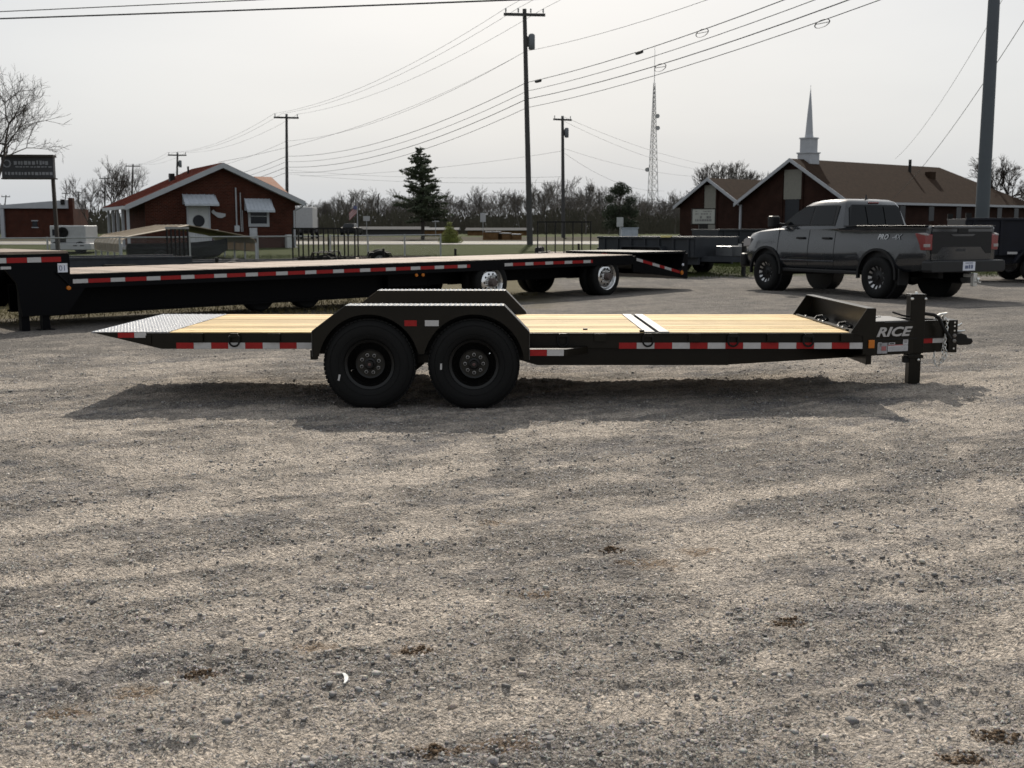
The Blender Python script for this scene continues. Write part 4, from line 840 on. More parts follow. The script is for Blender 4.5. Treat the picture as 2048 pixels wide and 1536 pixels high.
def rail_trailer(loc, rot, label, Ln=3.6, Wd=1.9, nb=7, gate=0.0, rail=True, dz=.5, solid=0.0):
    """small open utility trailer: deck, fenders, bar rails and optional upright gate at -x end"""
    m_ = MATS['black_chassis']; t = thing('utility_trailer', label, 'trailer', loc, rot, None); hw = Wd / 2; m2 = pm('slate_trailer_paint', (.028, .032, .04), .5, var=.25, spec=.3)
    MB().box(-Ln / 2, Ln / 2, -hw, hw, dz - .05, dz).build('deck', deckw, t)
    for s_ in (-1, 1):
        MB().box(-Ln / 2, Ln / 2, *sorted((s_ * hw, s_ * (hw + .05))), dz - .12, dz + .04).build('frame_rail', m_, t)
        if solid: MB().box(-Ln / 2, Ln / 2, *sorted((s_ * (hw - .03), s_ * hw)), dz, dz + solid).build('side_panel', m2, t); MB().box(-Ln / 2, Ln / 2, *sorted((s_ * (hw - .05), s_ * (hw + .03))), dz + solid, dz + solid + .05).build('top_rail', m2, t)
        if rail:
            MB().box(-Ln / 2, Ln / 2, *sorted((s_ * hw, s_ * (hw + .05))), dz + .92, dz + .97).build('top_rail', m_, t)
            for x in np.linspace(-Ln / 2 + .025, Ln / 2 - .025, nb): MB().box(x - .022, x + .022, *sorted((s_ * (hw + .005), s_ * (hw + .045))), dz + .04, dz + .92).build('rail_post', m_, t)
        MB().prism([(-.45, dz - .1), (-.36, dz + .2), (.36, dz + .2), (.45, dz - .1), (.41, dz - .1), (.33, dz + .17), (-.33, dz + .17), (-.41, dz - .1)], *sorted((s_ * (hw + .06), s_ * (hw + .30)))).build('fender', m_, t)
        big_wheel(t, 0, s_ * (hw + .17), 1 if s_ < 0 else -1, pm('dump_rim', (.3, .3, .31), .35, .8), .34, .19, -.04, 6)
    if gate:
        x = -Ln / 2
        g_ = MB().box(x - .05, x, -hw, hw, dz + gate - .05, dz + gate).box(x - .05, x, -hw, hw, dz, dz + .05).build('gate_frame', m_, t)
        for y in np.linspace(-hw + .025, hw - .025, 7): MB().box(x - .045, x - .005, y - .02, y + .02, dz + .05, dz + gate - .05).build('gate_bar', m_, g_)
    for s_ in (-1, 1): MB().tube((Ln / 2, s_ * .6, dz - .08), (Ln / 2 + 1.1, 0, dz - .08), .04, n=6).build('tongue_beam', m_, t)
    MB().box(Ln / 2 + 1.0, Ln / 2 + 1.3, -.05, .05, dz - .14, dz - .02).build('coupler', m_, t); MB().box(Ln / 2 + .8, Ln / 2 + .88, -.04, .04, -.01, dz + .3).build('jack', m_, t)
    return t
p = place(655, 37.5); rail_trailer((p.x, p.y, G(p.x, p.y) - .05), R(4), 'black utility trailer with tall bar railings in front of the lawn', 2.0, 1.6, 7, 0, True, .55)
p = place(1140, 43); rail_trailer((p.x, p.y, G(p.x, p.y)), R(80), 'black utility trailer with its barred ramp gate folded upright', 3.6, 1.95, 7, 1.15, False, .42)
p = place(760, 40); rail_trailer((p.x, p.y, G(p.x, p.y)), R(8), 'low flat utility trailer without railings before the lawn fence', 3.6, 1.8, 7, 0, False, .40)
p = place(225, 27.5); rail_trailer((p.x, p.y, G(p.x, p.y)), R(30), 'slate grey utility trailer with low solid sides in front of the carport', 3.4, 1.8, 7, 0, False, .50, .32)
p = place(455, 31); rail_trailer((p.x, p.y, G(p.x, p.y)), R(22), 'slate utility trailer with low solid sides in front of the brick house', 4.2, 1.8, 7, 0, False, .42, .2)
p = place(345, 31); up = rail_trailer((p.x + 1.6, p.y + .4, G(p.x, p.y)), R(12), 'flat utility trailer with a narrow slatted ramp standing upright', 3.2, 1.7, 7, 0, False, .45)
# upright slatted ramp on that trailer
g_ = MB().box(-1.70, -1.10, -.87, -.82, 1.5, 1.56).build('ramp_header', pm('ramp_grey', (.2, .2, .19), .5), up)
for i in range(6): MB().box(-1.68 + i * .105, -1.68 + i * .105 + .045, -.86, -.83, .46, 1.5).build('ramp_bar', MATS['black_chassis'], up)

# ================================================================ PICKUP
grey = pm('gunmetal_car_paint', (.017, .0195, .0235), .25, .35, var=.06, scale=2, coat=1.0); dark = pm('black_trim_plastic', (.006, .006, .0065), .5, var=.2, spec=.3); glass = glass_mat('tinted_glass', (.004, .005, .006))
ppl = pm('tail_lamp_red', (.16, .008, .01), .15, coat=.6, var=.1); wlens = pm('clear_lens', (.28, .26, .255), .15, var=.05)
th = math.atan2(3.26, -1.60)
tk = thing('pickup_truck', 'dark grey crew-cab pickup truck with black wheels, parked facing the church', 'pickup truck', (8.33, 24.0, .1), th)
def loft(stations, prof):
    mb = MB(); n = None; rings = []
    for st in stations: rings.append(prof(*st))
    n = len(rings[0]); vs = [v for r_ in rings for v in r_]; fs = []
    for i in range(len(rings) - 1):
        for k in range(n): fs.append((i * n + k, i * n + (k + 1) % n, (i + 1) * n + (k + 1) % n, (i + 1) * n + k))
    fs += [tuple(range(n - 1, -1, -1)), tuple(range((len(rings) - 1) * n, len(rings) * n))]
    mb._add(vs, fs); return mb
def lower(x, zb, zt, w, crown, sh):
    h = zt - zb; half = [(w * .90, zb), (w * .965, zb + .06), (w, zb + .16), (w * 1.0, zb + h * .45), (w * .978, zb + h * .68), (w * .945, zt - .10), (w * sh, zt - .025), (w * (sh - .05), zt), (w * .5, zt + crown * .8), (0, zt + crown)]
    return [(x, y, z) for y, z in half] + [(x, -y, z) for y, z in reversed(half[:-1])]
sta = [(-1.24, .66, 1.44, .93, 0, .95), (-1.20, .60, 1.465, .965, 0, .96), (-.6, .56, 1.47, .995, 0, .965), (.6, .54, 1.465, 1.0, 0, .965), (1.12, .52, 1.455, 1.0, 0, .965), (1.3, .52, 1.44, .995, .01, .95), (2.6, .52, 1.43, .995, .01, .94), (3.1, .53, 1.425, .995, .02, .93),
       (3.35, .54, 1.41, .995, .05, .92), (3.9, .56, 1.37, .985, .06, .91), (4.25, .58, 1.31, .955, .055, .90), (4.42, .60, 1.22, .90, .04, .89), (4.50, .66, 1.06, .82, .02, .92)]
bm_me = loft(sta, lower).mesh('body'); body = link('body', bm_me, grey, tk)
cut = MB()
cutters = []
for x in (0.0, 3.55):
    for s_ in (-1, 1): cutters.append(MB().lathe([(0, -.30), (.515, -.30), (.515, .30), (0, .30)], 36, (x, s_ * .92, .47)).mesh('c'))
cutters.append(MB().box(-1.17, 1.02, -.83, .83, .92, 1.8).mesh('c'))
for me in cutters:
    bmx = bmesh.new(); bmx.from_mesh(me); bmesh.ops.remove_doubles(bmx, verts=bmx.verts, dist=1e-5); bmesh.ops.recalc_face_normals(bmx, faces=bmx.faces); bmx.to_mesh(me); bmx.free()
    co = bpy.data.objects.new('c', me); C.objects.link(co); co.parent = tk
    md = body.modifiers.new('b', 'BOOLEAN'); md.operation = 'DIFFERENCE'; md.object = co; md.solver = 'EXACT'
bpy.context.view_layer.update(); dg = bpy.context.evaluated_depsgraph_get(); nm = bpy.data.meshes.new_from_object(body.evaluated_get(dg))
body.modifiers.clear(); body.data = nm; nm.name = 'body'; nm.materials.clear(); nm.materials.append(grey)
for o in [o for o in C.objects if o.name == 'c' or o.name.startswith('c.')]: bpy.data.objects.remove(o)
nm.polygons.foreach_set('use_smooth', [True] * len(nm.polygons)); nm.set_sharp_from_angle(angle=R(32))
# greenhouse
def ring(z, xr, xf, w, wf): return [(xr + .05, -w * .97, z), (xr, -w * .85, z), (xr - .015, 0, z), (xr, w * .85, z), (xr + .05, w * .97, z), (xr + .35, w, z), ((xr + xf) / 2, w, z), (xf - .45, w * .985, z), (xf - .12, wf, z), (xf, wf * .55, z), (xf + .03, 0, z), (xf, -wf * .55, z), (xf - .12, -wf, z), (xf - .45, -w * .985, z), ((xr + xf) / 2, -w, z), (xr + .35, -w, z)]
RG = [(1.40, 1.08, 3.42, .945, .86), (1.46, 1.085, 3.30, .93, .84), (1.90, 1.20, 2.68, .775, .70), (1.985, 1.25, 2.52, .72, .63), (2.035, 1.36, 2.36, .62, .5), (2.055, 1.6, 2.2, .4, .3)]
mb = MB(); rings = [ring(*r_) for r_ in RG]; n = 16; vs = [v for r_ in rings for v in r_]
fs = [(i * n + k, i * n + (k + 1) % n, (i + 1) * n + (k + 1) % n, (i + 1) * n + k) for i in range(len(rings) - 1) for k in range(n)] + [tuple(range(n - 1, -1, -1)), tuple(range(5 * n, 6 * n))]
mb._add(vs, fs); cab = mb.build('cab', grey, tk, True, angle=38)
def sy(z):                                        # half width of cab side at height z
    zs = [r_[0] for r_ in RG]; ws = [r_[3] for r_ in RG]; return float(np.interp(z, zs, ws))
def side_panel(name, poly, mat, s_, off=.008, th_=.006, par=None):
    q = MB(); n = len(poly); o1 = [(x, s_ * (sy(z) + off), z) for x, z in poly]; o0 = [(x, s_ * (sy(z) + off - th_ - .02), z) for x, z in poly]
    q._add(o1 + o0, [tuple(range(n)), tuple(range(2 * n - 1, n - 1, -1))] + [(i, (i + 1) % n, (i + 1) % n + n, i + n) for i in range(n)]); return q.build(name, mat, par or cab)
for s_ in (-1, 1):
    side_panel('window_trim', [(1.36, 1.475), (3.12, 1.475), (2.98, 1.58), (2.72, 1.765), (2.50, 1.885), (2.38, 1.915), (1.42, 1.925), (1.38, 1.90)], dark, s_, .004)
    side_panel('side_window', [(1.43, 1.50), (2.10, 1.50), (2.10, 1.905), (1.48, 1.905)], glass, s_)
    side_panel('side_window', [(2.17, 1.50), (3.02, 1.50), (2.93, 1.58), (2.68, 1.755), (2.47, 1.868), (2.36, 1.895), (2.17, 1.903)], glass, s_)
q = MB(); zr = lambda z: float(np.interp(z, [1.40, 1.46, 1.90, 1.985], [1.08, 1.085, 1.20, 1.25])) - .017
rw = [(-.78, 1.475), (.78, 1.475), (.70, 1.86), (.62, 1.925), (-.62, 1.925), (-.70, 1.86)]
o1 = [(zr(z) - (.012 if abs(y) < .5 else .004), y, z) for y, z in rw]; o0 = [(zr(z) + .03, y, z) for y, z in rw]
q._add(o1 + o0, [tuple(range(6)), tuple(range(11, 5, -1))] + [(i, (i + 1) % 6, (i + 1) % 6 + 6, i + 6) for i in range(6)]); q.build('rear_window', glass, cab)
for y0 in (-.26, .24): MB().hexa([(zr(1.48) - .02, y0, 1.48), (zr(1.48) - .014, y0, 1.48), (zr(1.48) - .014, y0 + .02, 1.48), (zr(1.48) - .02, y0 + .02, 1.48)], [(zr(1.9) - .02, y0, 1.90), (zr(1.9) - .014, y0, 1.90), (zr(1.9) - .014, y0 + .02, 1.90), (zr(1.9) - .02, y0 + .02, 1.90)]).build('rear_window_rail', dark, cab)
MB().box(1.20, 1.26, -.14, .14, 1.955, 1.985).build('brake_lamp', ppl, cab, bevel=.008)
ws = [(-.80, 1.49), (.80, 1.49), (.66, 1.88), (-.66, 1.88)]; fx = lambda z: float(np.interp(z, [1.40, 1.46, 1.90], [3.42, 3.30, 2.68])) + .012
MB()._add([(fx(z) - (.05 if abs(y) > .5 else 0), y, z) for y, z in ws] + [(fx(z) - .1, y, z) for y, z in ws], [(0, 1, 2, 3), (7, 6, 5, 4), (0, 4, 5, 1), (1, 5, 6, 2), (2, 6, 7, 3), (3, 7, 4, 0)]).build('windscreen', glass, cab)
MB().lathe([(0, .10), (.012, .10), (.02, .03), (.05, .0)], 10, (1.45, 0, 2.045), 'z').build('antenna', dark, cab, True)
# doors: seams and handles, mirrors, arches
for s_ in (-1, 1):
    for x in (1.30, 2.13, 3.16): MB().path([(x, s_ * (float(np.interp(z, [.52, .58, .68, .934, 1.146, 1.34, 1.42], [.895, .96, .995, .995, .973, .940, .93])) + .001), z) for z in (.56, .62, .68, .82, .934, 1.05, 1.146, 1.25, 1.34, 1.41)], .0065, 5).build('door_seam', dark, body)
    for x in (1.42, 2.26): MB().box(x, x + .24, *sorted((s_ * .95, s_ * 1.012)), 1.19, 1.235).build('door_handle', dark, body, bevel=.01)
    m_ = MB().box(3.02, 3.2, *sorted((s_ * 1.03, s_ * 1.27)), 1.43, 1.70).build('mirror', dark, tk, bevel=.04); MB().tube((3.03, s_ * .92, 1.50), (3.03, s_ * 1.1, 1.52), .035).build('mirror_arm', dark, m_)
    for x in (0., 3.55):
        pts = arc(x, .47, .555, -8, 188, 26) + list(reversed(arc(x, .47, .505, -8, 188, 26))); MB().prism(pts, *sorted((s_ * .96, s_ * 1.028))).build('wheel_arch_trim', dark, body)
        MB().lathe([(0, -.01), (.512, -.01), (.512, .30), (0, .30)], 30, (x, s_ * .62 if s_ > 0 else -.62 - .29, .47)).build('wheel_well', dark, body)
    MB().box(-1.22, 1.05, *sorted((s_ * .86, s_ * .955)), 1.462, 1.482).build('bed_rail_cap', dark, body, bevel=.008)
    MB().box(.58, 2.98, *sorted((s_ * .90, s_ * .985)), .46, .545).build('rocker_sill', dark, tk, bevel=.02)
    MB().box(1.28, 3.1, *sorted((s_ * .99, s_ * 1.006)), .70, .735).build('door_moulding', grey, body, bevel=.006)
    MB().box(-.62, -.58, *sorted((s_ * .74, s_ * .99)), .30, .62).build('mud_flap', dark, tk)
    # tail lamp at the bed corner
    tl = MB().prism([(-1.27, 1.0), (-1.27, 1.30), (-1.20, 1.335), (-.98, 1.325), (-1.10, 1.12), (-1.14, 1.0)], *sorted((s_ * .80, s_ * .985))).build('tail_lamp', ppl, tk, bevel=.012)
    MB().prism([(-1.276, 1.06), (-1.276, 1.12), (-1.22, 1.12), (-1.22, 1.06)], *sorted((s_ * .86, s_ * .989))).build('reverse_lens', wlens, tl, bevel=.006)
    MB().prism([(-1.275, 1.285), (-1.275, 1.31), (-1.2, 1.338), (-1.06, 1.330), (-1.15, 1.305)], *sorted((s_ * .90, s_ * .989))).build('upper_lens', wlens, tl, bevel=.006)
    h_ = MB().prism([(4.20, 1.02), (4.47, 1.0), (4.46, 1.16), (4.30, 1.22), (4.2, 1.2)], *sorted((s_ * .62, s_ * .945))).build('headlamp', wlens, tk, bevel=.01)
# tailgate, bumper, plate
tg = MB().prism([(-.80, .80), (.80, .80), (.80, 1.42), (-.80, 1.42)], -1.262, -1.235, 'x').build('tailgate', grey, tk, bevel=.008)
MB().prism([(-.80, .93), (-.66, .93), (-.52, 1.06), (.52, 1.06), (.66, .93), (.80, .93), (.80, 1.36), (-.80, 1.36)], -1.268, -1.262, 'x').build('tailgate_panel', dark, tg)
MB().box(-1.30, -1.22, -.80, .80, 1.425, 1.468).build('tailgate_spoiler', grey, tg, bevel=.012)
MB().box(-1.278, -1.262, -.14, .14, 1.33, 1.42).build('tailgate_handle', dark, tg, bevel=.006)
MB().hexa([(-1.2685, -.26, 1.27), (-1.275, -.26, 1.27), (-1.275, .26, 1.27), (-1.2685, .26, 1.27)], [(-1.2685, -.34, 1.31), (-1.275, -.34, 1.31), (-1.275, .34, 1.31), (-1.2685, .34, 1.31)]).build('tailgate_crease', grey, tg)
bp_ = MB().prism([(-.98, .57), (.98, .57), (1.0, .62), (1.0, .78), (.95, .80), (-.95, .80), (-1.0, .78), (-1.0, .62)], -1.46, -1.20, 'x').build('rear_bumper', pm('bumper_dark', (.012, .0125, .0135), .4, .3), tk, bevel=.02)
MB().box(-1.466, -1.459, -.165, .165, .60, .775).build('number_plate', plate, bp_, bevel=.004)
RB = Matrix.Rotation(R(-90), 4, 'Z') @ Matrix.Rotation(R(90), 4, 'X')     # text read from behind the truck (-x side)
pm('print_blue', (.12, .14, .22), .6)
for y0, y1, z0, z1 in ((-.10, .10, .742, .758), (.03, .11, .64, .70), (-.03, .015, .64, .715), (-.10, -.05, .64, .715)): MB().box(-1.469, -1.4665, y0, y1, z0, z1).build('plate_print', MATS['print_blue'], bp_)
text('tailgate_name', 'TITAN', .085, pm('badge_black', (.01, .01, .01), .4), tg, Matrix.Translation((-1.264, .76, .835)) @ RB, 0, .003, .001, 1.35)
text('maker_name', 'NISSAN', .07, pm('badge_grey', (.05, .052, .056), .35, .4), tg, Matrix.Translation((-1.266, .16, .975)) @ RB, 0, .002, .001, 1.1)  # maker name in a faint plain grey
RS = Matrix.Rotation(R(180), 4, 'Z') @ Matrix.Rotation(R(90), 4, 'X')     # text on the left side, read from +y
text('side_decal', 'PRO', .145, pm('decal_silver', (.42, .43, .44), .4, .3), body, Matrix.Translation((.02, .988, 1.205)) @ Matrix.Rotation(R(9.4), 4, 'X') @ RS, .3, .003, .001, 1.02)
text('side_decal', '-4X', .15, pm('decal_outline', (.24, .25, .26), .35, .3), body, Matrix.Translation((-.37, .985, 1.205)) @ Matrix.Rotation(R(9.4), 4, 'X') @ RS, .3, .003, .001, 1.0)
hi = MB().box(-1.62, -1.36, -.035, .035, .47, .54).box(-1.64, -1.56, -.05, .05, .30, .56).build('tow_hitch', zinc, tk, bevel=.006); MB().lathe([(0, .06), (.03, .055), (.035, .02), (.02, 0), (.02, -.03)], 14, (-1.70, 0, .42), 'z').box(-1.75, -1.6, -.03, .03, .37, .40).build('tow_ball', zinc, hi, True)
MB().box(-1.1, 4.2, -.42, -.30, .44, .58).box(-1.1, 4.2, .30, .42, .44, .58).build('chassis_rails', blk2, tk); MB().tube((0, -.8, .42), (0, .8, .42), .07, n=12).build('rear_axle', blk2, tk, True); MB().lathe([(.02, -.16), (.15, -.1), (.17, 0), (.15, .1), (.02, .16)], 16, (0, .0, .42), 'x').build('differential', blk2, tk, True)
MB().tube((-.9, -.5, .42), (-.4, -.5, .42), .11, n=12).build('muffler', blk2, tk, True); MB().tube((3.55, -.8, .42), (3.55, .8, .42), .06, n=10).build('front_axle', blk2, tk, True)
MB().box(4.40, 4.58, -.96, .96, .52, .84).build('front_bumper', dark, tk, bevel=.05); MB().box(4.44, 4.52, -.6, .6, .86, 1.18).build('grille', dark, tk, bevel=.02)
alloy = pm('machined_alloy', (.42, .42, .42), .3, .9, var=.1); dkrim = pm('black_alloy', (.005, .005, .0055), .4, spec=.3)
for x in (0., 3.55):
    for s_ in (-1, 1):
        q = -1 if s_ > 0 else 1; c = (x, s_ * .885, .425)
        rim = MB().lathe([(0, -.06 * q), (.07, -.06 * q), (.09, -.05 * q), (.19, -.06 * q), (.215, -.09 * q), (.235, -.12 * q), (.242, -.11 * q), (.225, .05 * q)], 40, c).build('wheel', dkrim, tk, True)
        MB().lathe([(.232, -.115 * q), (.27, -.142 * q), (.36, -.145 * q), (.405, -.13 * q), (.428, -.10 * q), (.43, .10 * q), (.405, .13 * q), (.36, .145 * q), (.23, .12 * q)], 56, c).build('tyre', rub, rim, True, angle=50)
        for k in range(12):
            a = 2 * PI * k / 12; ca, sa = math.cos(a), math.sin(a); P_ = lambda r, u, h: (c[0] + r * ca - u * sa, c[1] + h * q, c[2] + r * sa + u * ca)
            w0, w1 = (.010, .024) if k % 2 else (.016, .034)
            MB().hexa([P_(.165, -w0, -.058), P_(.228, -w1, -.088), P_(.228, w1, -.088), P_(.165, w0, -.058)], [P_(.165, -w0, -.075), P_(.228, -w1, -.112), P_(.228, w1, -.112), P_(.165, w0, -.075)]).build('spoke', alloy, rim)
        MB().lathe([(0, -.085 * q), (.04, -.085 * q), (.05, -.06 * q)], 20, c).build('hub_cap', dkrim, rim, True)
# ================================================================ BUILDINGS
brick = brick_mat('red_brick', (.062, .016, .009), (.038, .011, .007), (.075, .045, .035)); brick2 = brick_mat('brown_brick', (.030, .013, .009), (.022, .010, .0075), (.034, .021, .017))
trim = pm('white_trim_paint', (.33, .34, .36), .5, var=.08, scale=2); redroof = pm('red_metal_roof', (.10, .016, .009), .9, spec=.08, var=.15, scale=1.5); shing = pm('brown_shingle', (.034, .022, .0155), .95, spec=.04, var=.3, scale=3, bump=.5, bscale=14)
awn = pm('pale_awning_metal', (.38, .41, .45), .6, .0, var=.1); pane = glass_mat('window_pane', (.010, .012, .016)); doorm = pm('door_white', (.42, .43, .43), .5, var=.08)
beige = pm('beige_panel', (.17, .165, .14), .7, var=.12)
def roof_slab(p00, p01, p11, p10, mat, name, par, t=.08, rib=0):
    o = MB().sheet([p00, p01, p11, p10], t).build(name, mat, par)
    if rib:
        a, b, c, d = [Vector(q) for q in (p00, p01, p11, p10)]; n_ = (b - a).cross(d - a).normalized() * t
        for k in range(1, rib): MB().tube(a.lerp(b, k / rib) + n_, d.lerp(c, k / rib) + n_, .018, n=4).build('roof_rib', mat, o)
    return o
hx, hy = -18.3, 58.0
ho = thing('brick_house', 'single-storey red brick house with a red metal gable roof and pale awnings', 'house', (hx, hy, G(hx, hy) - .04), R(27.3))
HW, HD, HE, HP = 7.7, 6.6, 2.6, 4.32
MB().prism([(0, 0), (HW, 0), (HW, HE), (HW / 2, HP - .05), (0, HE)], 0, .2).build('gable_wall', brick, ho)
MB().box(0, .2, .2, HD, 0, HE).build('side_wall', brick, ho); MB().box(HW - .2, HW, .2, HD, 0, HE).build('side_wall', brick, ho)
MB().prism([(0, 0), (HW, 0), (HW, HE), (HW / 2, HP - .05), (0, HE)], HD, HD + .2).build('gable_wall', brick, ho)
sl = (HP - HE) / (HW / 2); ov = 1.0
roof_slab((-ov, -.45, HE - sl * ov), (-ov, HD + .4, HE - sl * ov), (HW / 2, HD + .4, HP), (HW / 2, -.45, HP), redroof, 'roof_slope', ho, -.07, 24)
roof_slab((HW / 2, -.45, HP), (HW / 2, HD + .4, HP), (HW + .4, HD + .4, HE - sl * .4), (HW + .4, -.45, HE - sl * .4), redroof, 'roof_slope', ho, -.07, 24)
for x0, x1 in ((-ov, HW / 2), (HW + .4, HW / 2)):
    z0 = HE - sl * (ov if x0 < 0 else .4); MB().hexa([(x0, -.50, z0 - .2), (x1, -.50, HP - .2), (x1, -.455, HP - .2), (x0, -.455, z0 - .2)], [(x0, -.50, z0 + .06), (x1, -.50, HP + .06), (x1, -.455, HP + .06), (x0, -.455, z0 + .06)]).build('rake_board', trim, ho)
    MB().hexa([(x0, -.452, z0 - .18), (x1, -.452, HP - .18), (x1, .0, HP - .18), (x0, .0, z0 - .18)], [(x0, -.452, z0 - .15), (x1, -.452, HP - .15), (x1, .0, HP - .15), (x0, .0, z0 - .15)]).build('soffit', trim, ho)
MB().box(-ov - .06, -ov, -.5, HD + .4, HE - sl * ov - .14, HE - sl * ov + .02).build('gutter', trim, ho); MB().box(HW + .36, HW + .46, -.5, HD + .4, HE - sl * .4 - .14, HE - sl * .4).build('gutter', trim, ho)
for y in (-.1, 1.5, 3.1, 4.7, 6.3): MB().box(-.90, -.78, y, y + .14, 0, HE - sl * .88 - .03).build('porch_post', trim, ho)
MB().box(-1.1, .0, -.1, HD, 0, .16).build('porch_slab', pm('concrete', (.30, .29, .27), .85, bump=.2), ho)
MB().path([(HW + .30, -.52, HE - sl * .4 - .12), (HW + .22, -.40, HE - .42), (HW - .1, -.08, HE - .62), (HW - .1, -.08, .12), (HW - .02, -.3, .05)], .055, 6).build('downspout', trim, ho)
dr = MB().box(2.10, 3.12, -.06, .02, .08, 2.22).build('door', doorm, ho); MB().lathe([(0, -.03), (.27, -.03), (.30, -.02), (.30, 0)], 24, (2.61, -.06, 1.45)).build('oval_pane', pane, dr)
MB().box(2.02, 2.10, -.09, .01, 0, 2.3).box(3.12, 3.20, -.09, .01, 0, 2.3).box(2.02, 3.2, -.09, .01, 2.22, 2.32).build('door_frame', trim, dr)
def awning(x0, x1, z0, z1, dep):
    a = MB().hexa([(x0, -.02, z1 - .02), (x1, -.02, z1 - .02), (x1 + .1, -dep, z0), (x0 - .02, -dep, z0)], [(x0, -.02, z1), (x1, -.02, z1), (x1 + .1, -dep, z0 + .02), (x0 - .02, -dep, z0 + .02)]).build('awning', awn, ho)
    n_ = 7
    for k in range(n_ + 1): xa = x0 + (x1 - x0) * k / n_; xb = x0 - .02 + (x1 - x0 + .12) * k / n_; MB().tube((xa, -.02, z1 + .01), (xb, -dep, z0 + .03), .025, n=4).build('awning_rib', awn, a)
    for xa in (x0, x1 + .09): MB().prism([(-.02, z1 - .02), (-dep, z0), (-.02, z0)], xa - .01, xa + .01, 'x').build('awning_cheek', awn, a)
    MB().box(x0 - .04, x1 + .12, -dep - .02, -dep + .005, z0 - .08, z0 + .02).build('awning_valance', awn, a)
awning(1.85, 3.40, 2.28, 2.78, .75); awning(5.0, 6.30, 1.98, 2.60, .65)
wn = MB().box(5.26, 6.16, -.03, .03, 1.30, 2.05).build('window', pane, ho); MB().box(5.16, 5.28, -.07, .01, 1.2, 2.1).box(6.14, 6.26, -.07, .01, 1.2, 2.1).box(5.16, 6.26, -.08, .01, 1.16, 1.32).box(5.28, 6.14, -.06, .0, 1.68, 1.72).build('window_frame', trim, wn)
for x, z0, z1, r_ in ((4.55, .9, 3.15, .04), (4.78, .9, 2.9, .025), (4.86, .9, 2.0, .02)): MB().tube((x, -.05, z0), (x, -.05, z1), r_, n=6).build('service_conduit', trim, ho)
MB().box(4.42, 4.68, -.14, 0, .9, 1.22).build('meter_box', pm('meter_grey', (.4, .41, .43), .5), ho, bevel=.02); MB().box(5.2, 5.6, -.12, 0, .55, 1.1).build('meter_box', MATS['meter_grey'], ho, bevel=.02)
MB().prism([(3.28, 1.95), (3.38, 2.02), (3.5, 1.9), (3.75, 1.86), (4.0, 1.82), (3.98, 1.68), (3.8, 1.6), (3.6, 1.62), (3.42, 1.76), (3.30, 1.85)], -.04, 0).build('goose_plaque', trim, ho)
for k in range(9): MB().box(2.15 + .13 * k, 2.19 + .13 * k, -1.3, -1.26, .2, .95).build('railing_bar', trim, ho)
MB().box(2.1, 3.3, -1.32, -1.24, .95, 1.02).build('railing_top', trim, ho); MB().box(2.0, 3.3, -1.3, 0, 0, .2).build('door_step', MATS['concrete'], ho)
MB().box(1.9, 2.15, 3.2, 3.6, HE + .85, HE + 1.35).build('roof_vent', blk2, ho); MB().tube((2.9, 3.4, HE + 1.2), (2.9, 3.4, HE + 1.75), .05, n=8).build('roof_pipe', blk2, ho)
MB().box(7.05, 7.4, -.5, -.1, 0, .75).build('ac_unit', pm('ac_grey', (.4, .41, .4), .6), ho, bevel=.03)
# building behind with orange roof
ob = thing('outbuilding', 'small building with an orange metal hip roof behind the brick house', 'building', (-17.9, 73, G(-17.9, 73)), R(27.3))
orr = pm('orange_metal_roof', (.26, .10, .05), .7, var=.12, spec=.15)
MB().box(0, 4.0, 0, 5, 0, 2.9).build('wall', brick, ob)
MB()._add([(-.3, -.3, 2.85), (4.3, -.3, 2.85), (4.3, 5.3, 2.85), (-.3, 5.3, 2.85), (.9, 2.5, 4.35), (3.6, 2.5, 4.35)], [(0, 1, 5, 4), (1, 2, 5), (2, 3, 4, 5), (3, 0, 4), (3, 2, 1, 0)]).build('roof', orr, ob)
# church
cx, cy_ = 30.2, 105.0; cz = G(cx, cy_); e1 = math.atan2(.63, .777)
ch = thing('church', 'long brown brick church with shingled roof and white steeple', 'church', (cx, cy_, cz), e1)
CW, CL, CE, CP = 12.0, 33.0, 3.65, 7.35
MB().prism([(0, 0), (CW, 0), (CW, CE), (CW / 2, CP - .1), (0, CE)], 0, .3, 'x').build('gable_wall', brick2, ch)
MB().box(.3, CL, 0, .3, 0, CE).build('side_wall', brick2, ch); MB().box(.3, CL, CW - .3, CW, 0, CE).build('side_wall', brick2, ch); MB().box(CL - .3, CL, .3, CW - .3, 0, CE).build('end_wall', brick2, ch)
o_ = .6; rs_ = (CP - CE) / (CW / 2); ez = CE - rs_ * o_
rf = MB()._add([(-o_, -o_, ez), (CL + o_, -o_, ez), (CL - 8, CW / 2, CP), (-o_, CW / 2, CP), (CL + o_, CW + o_, ez), (-o_, CW + o_, ez),
     (-o_, -o_, ez - .15), (CL + o_, -o_, ez - .15), (CL + o_, CW + o_, ez - .15), (-o_, CW + o_, ez - .15), (-o_, CW / 2, CP - .2)],
     [(0, 1, 2, 3), (3, 2, 4, 5), (1, 4, 2), (0, 6, 7, 1), (1, 7, 8, 4), (4, 8, 9, 5), (6, 10, 9, 8, 7), (0, 3, 10, 6), (3, 5, 9, 10)]).build('roof', shing, ch)
for ya in (-o_, CW + o_): MB().hexa([(-o_ - .06, ya, ez - .3), (-o_ - .06, CW / 2, CP - .3), (-o_ - .002, CW / 2, CP - .3), (-o_ - .002, ya, ez - .3)], [(-o_ - .06, ya, ez + .05), (-o_ - .06, CW / 2, CP + .05), (-o_ - .002, CW / 2, CP + .05), (-o_ - .002, ya, ez + .05)]).build('rake_board', trim, ch)
MB().box(-o_, CL + o_, -o_ - .08, -o_ - .003, ez - .22, ez + .0).build('gutter', trim, ch)
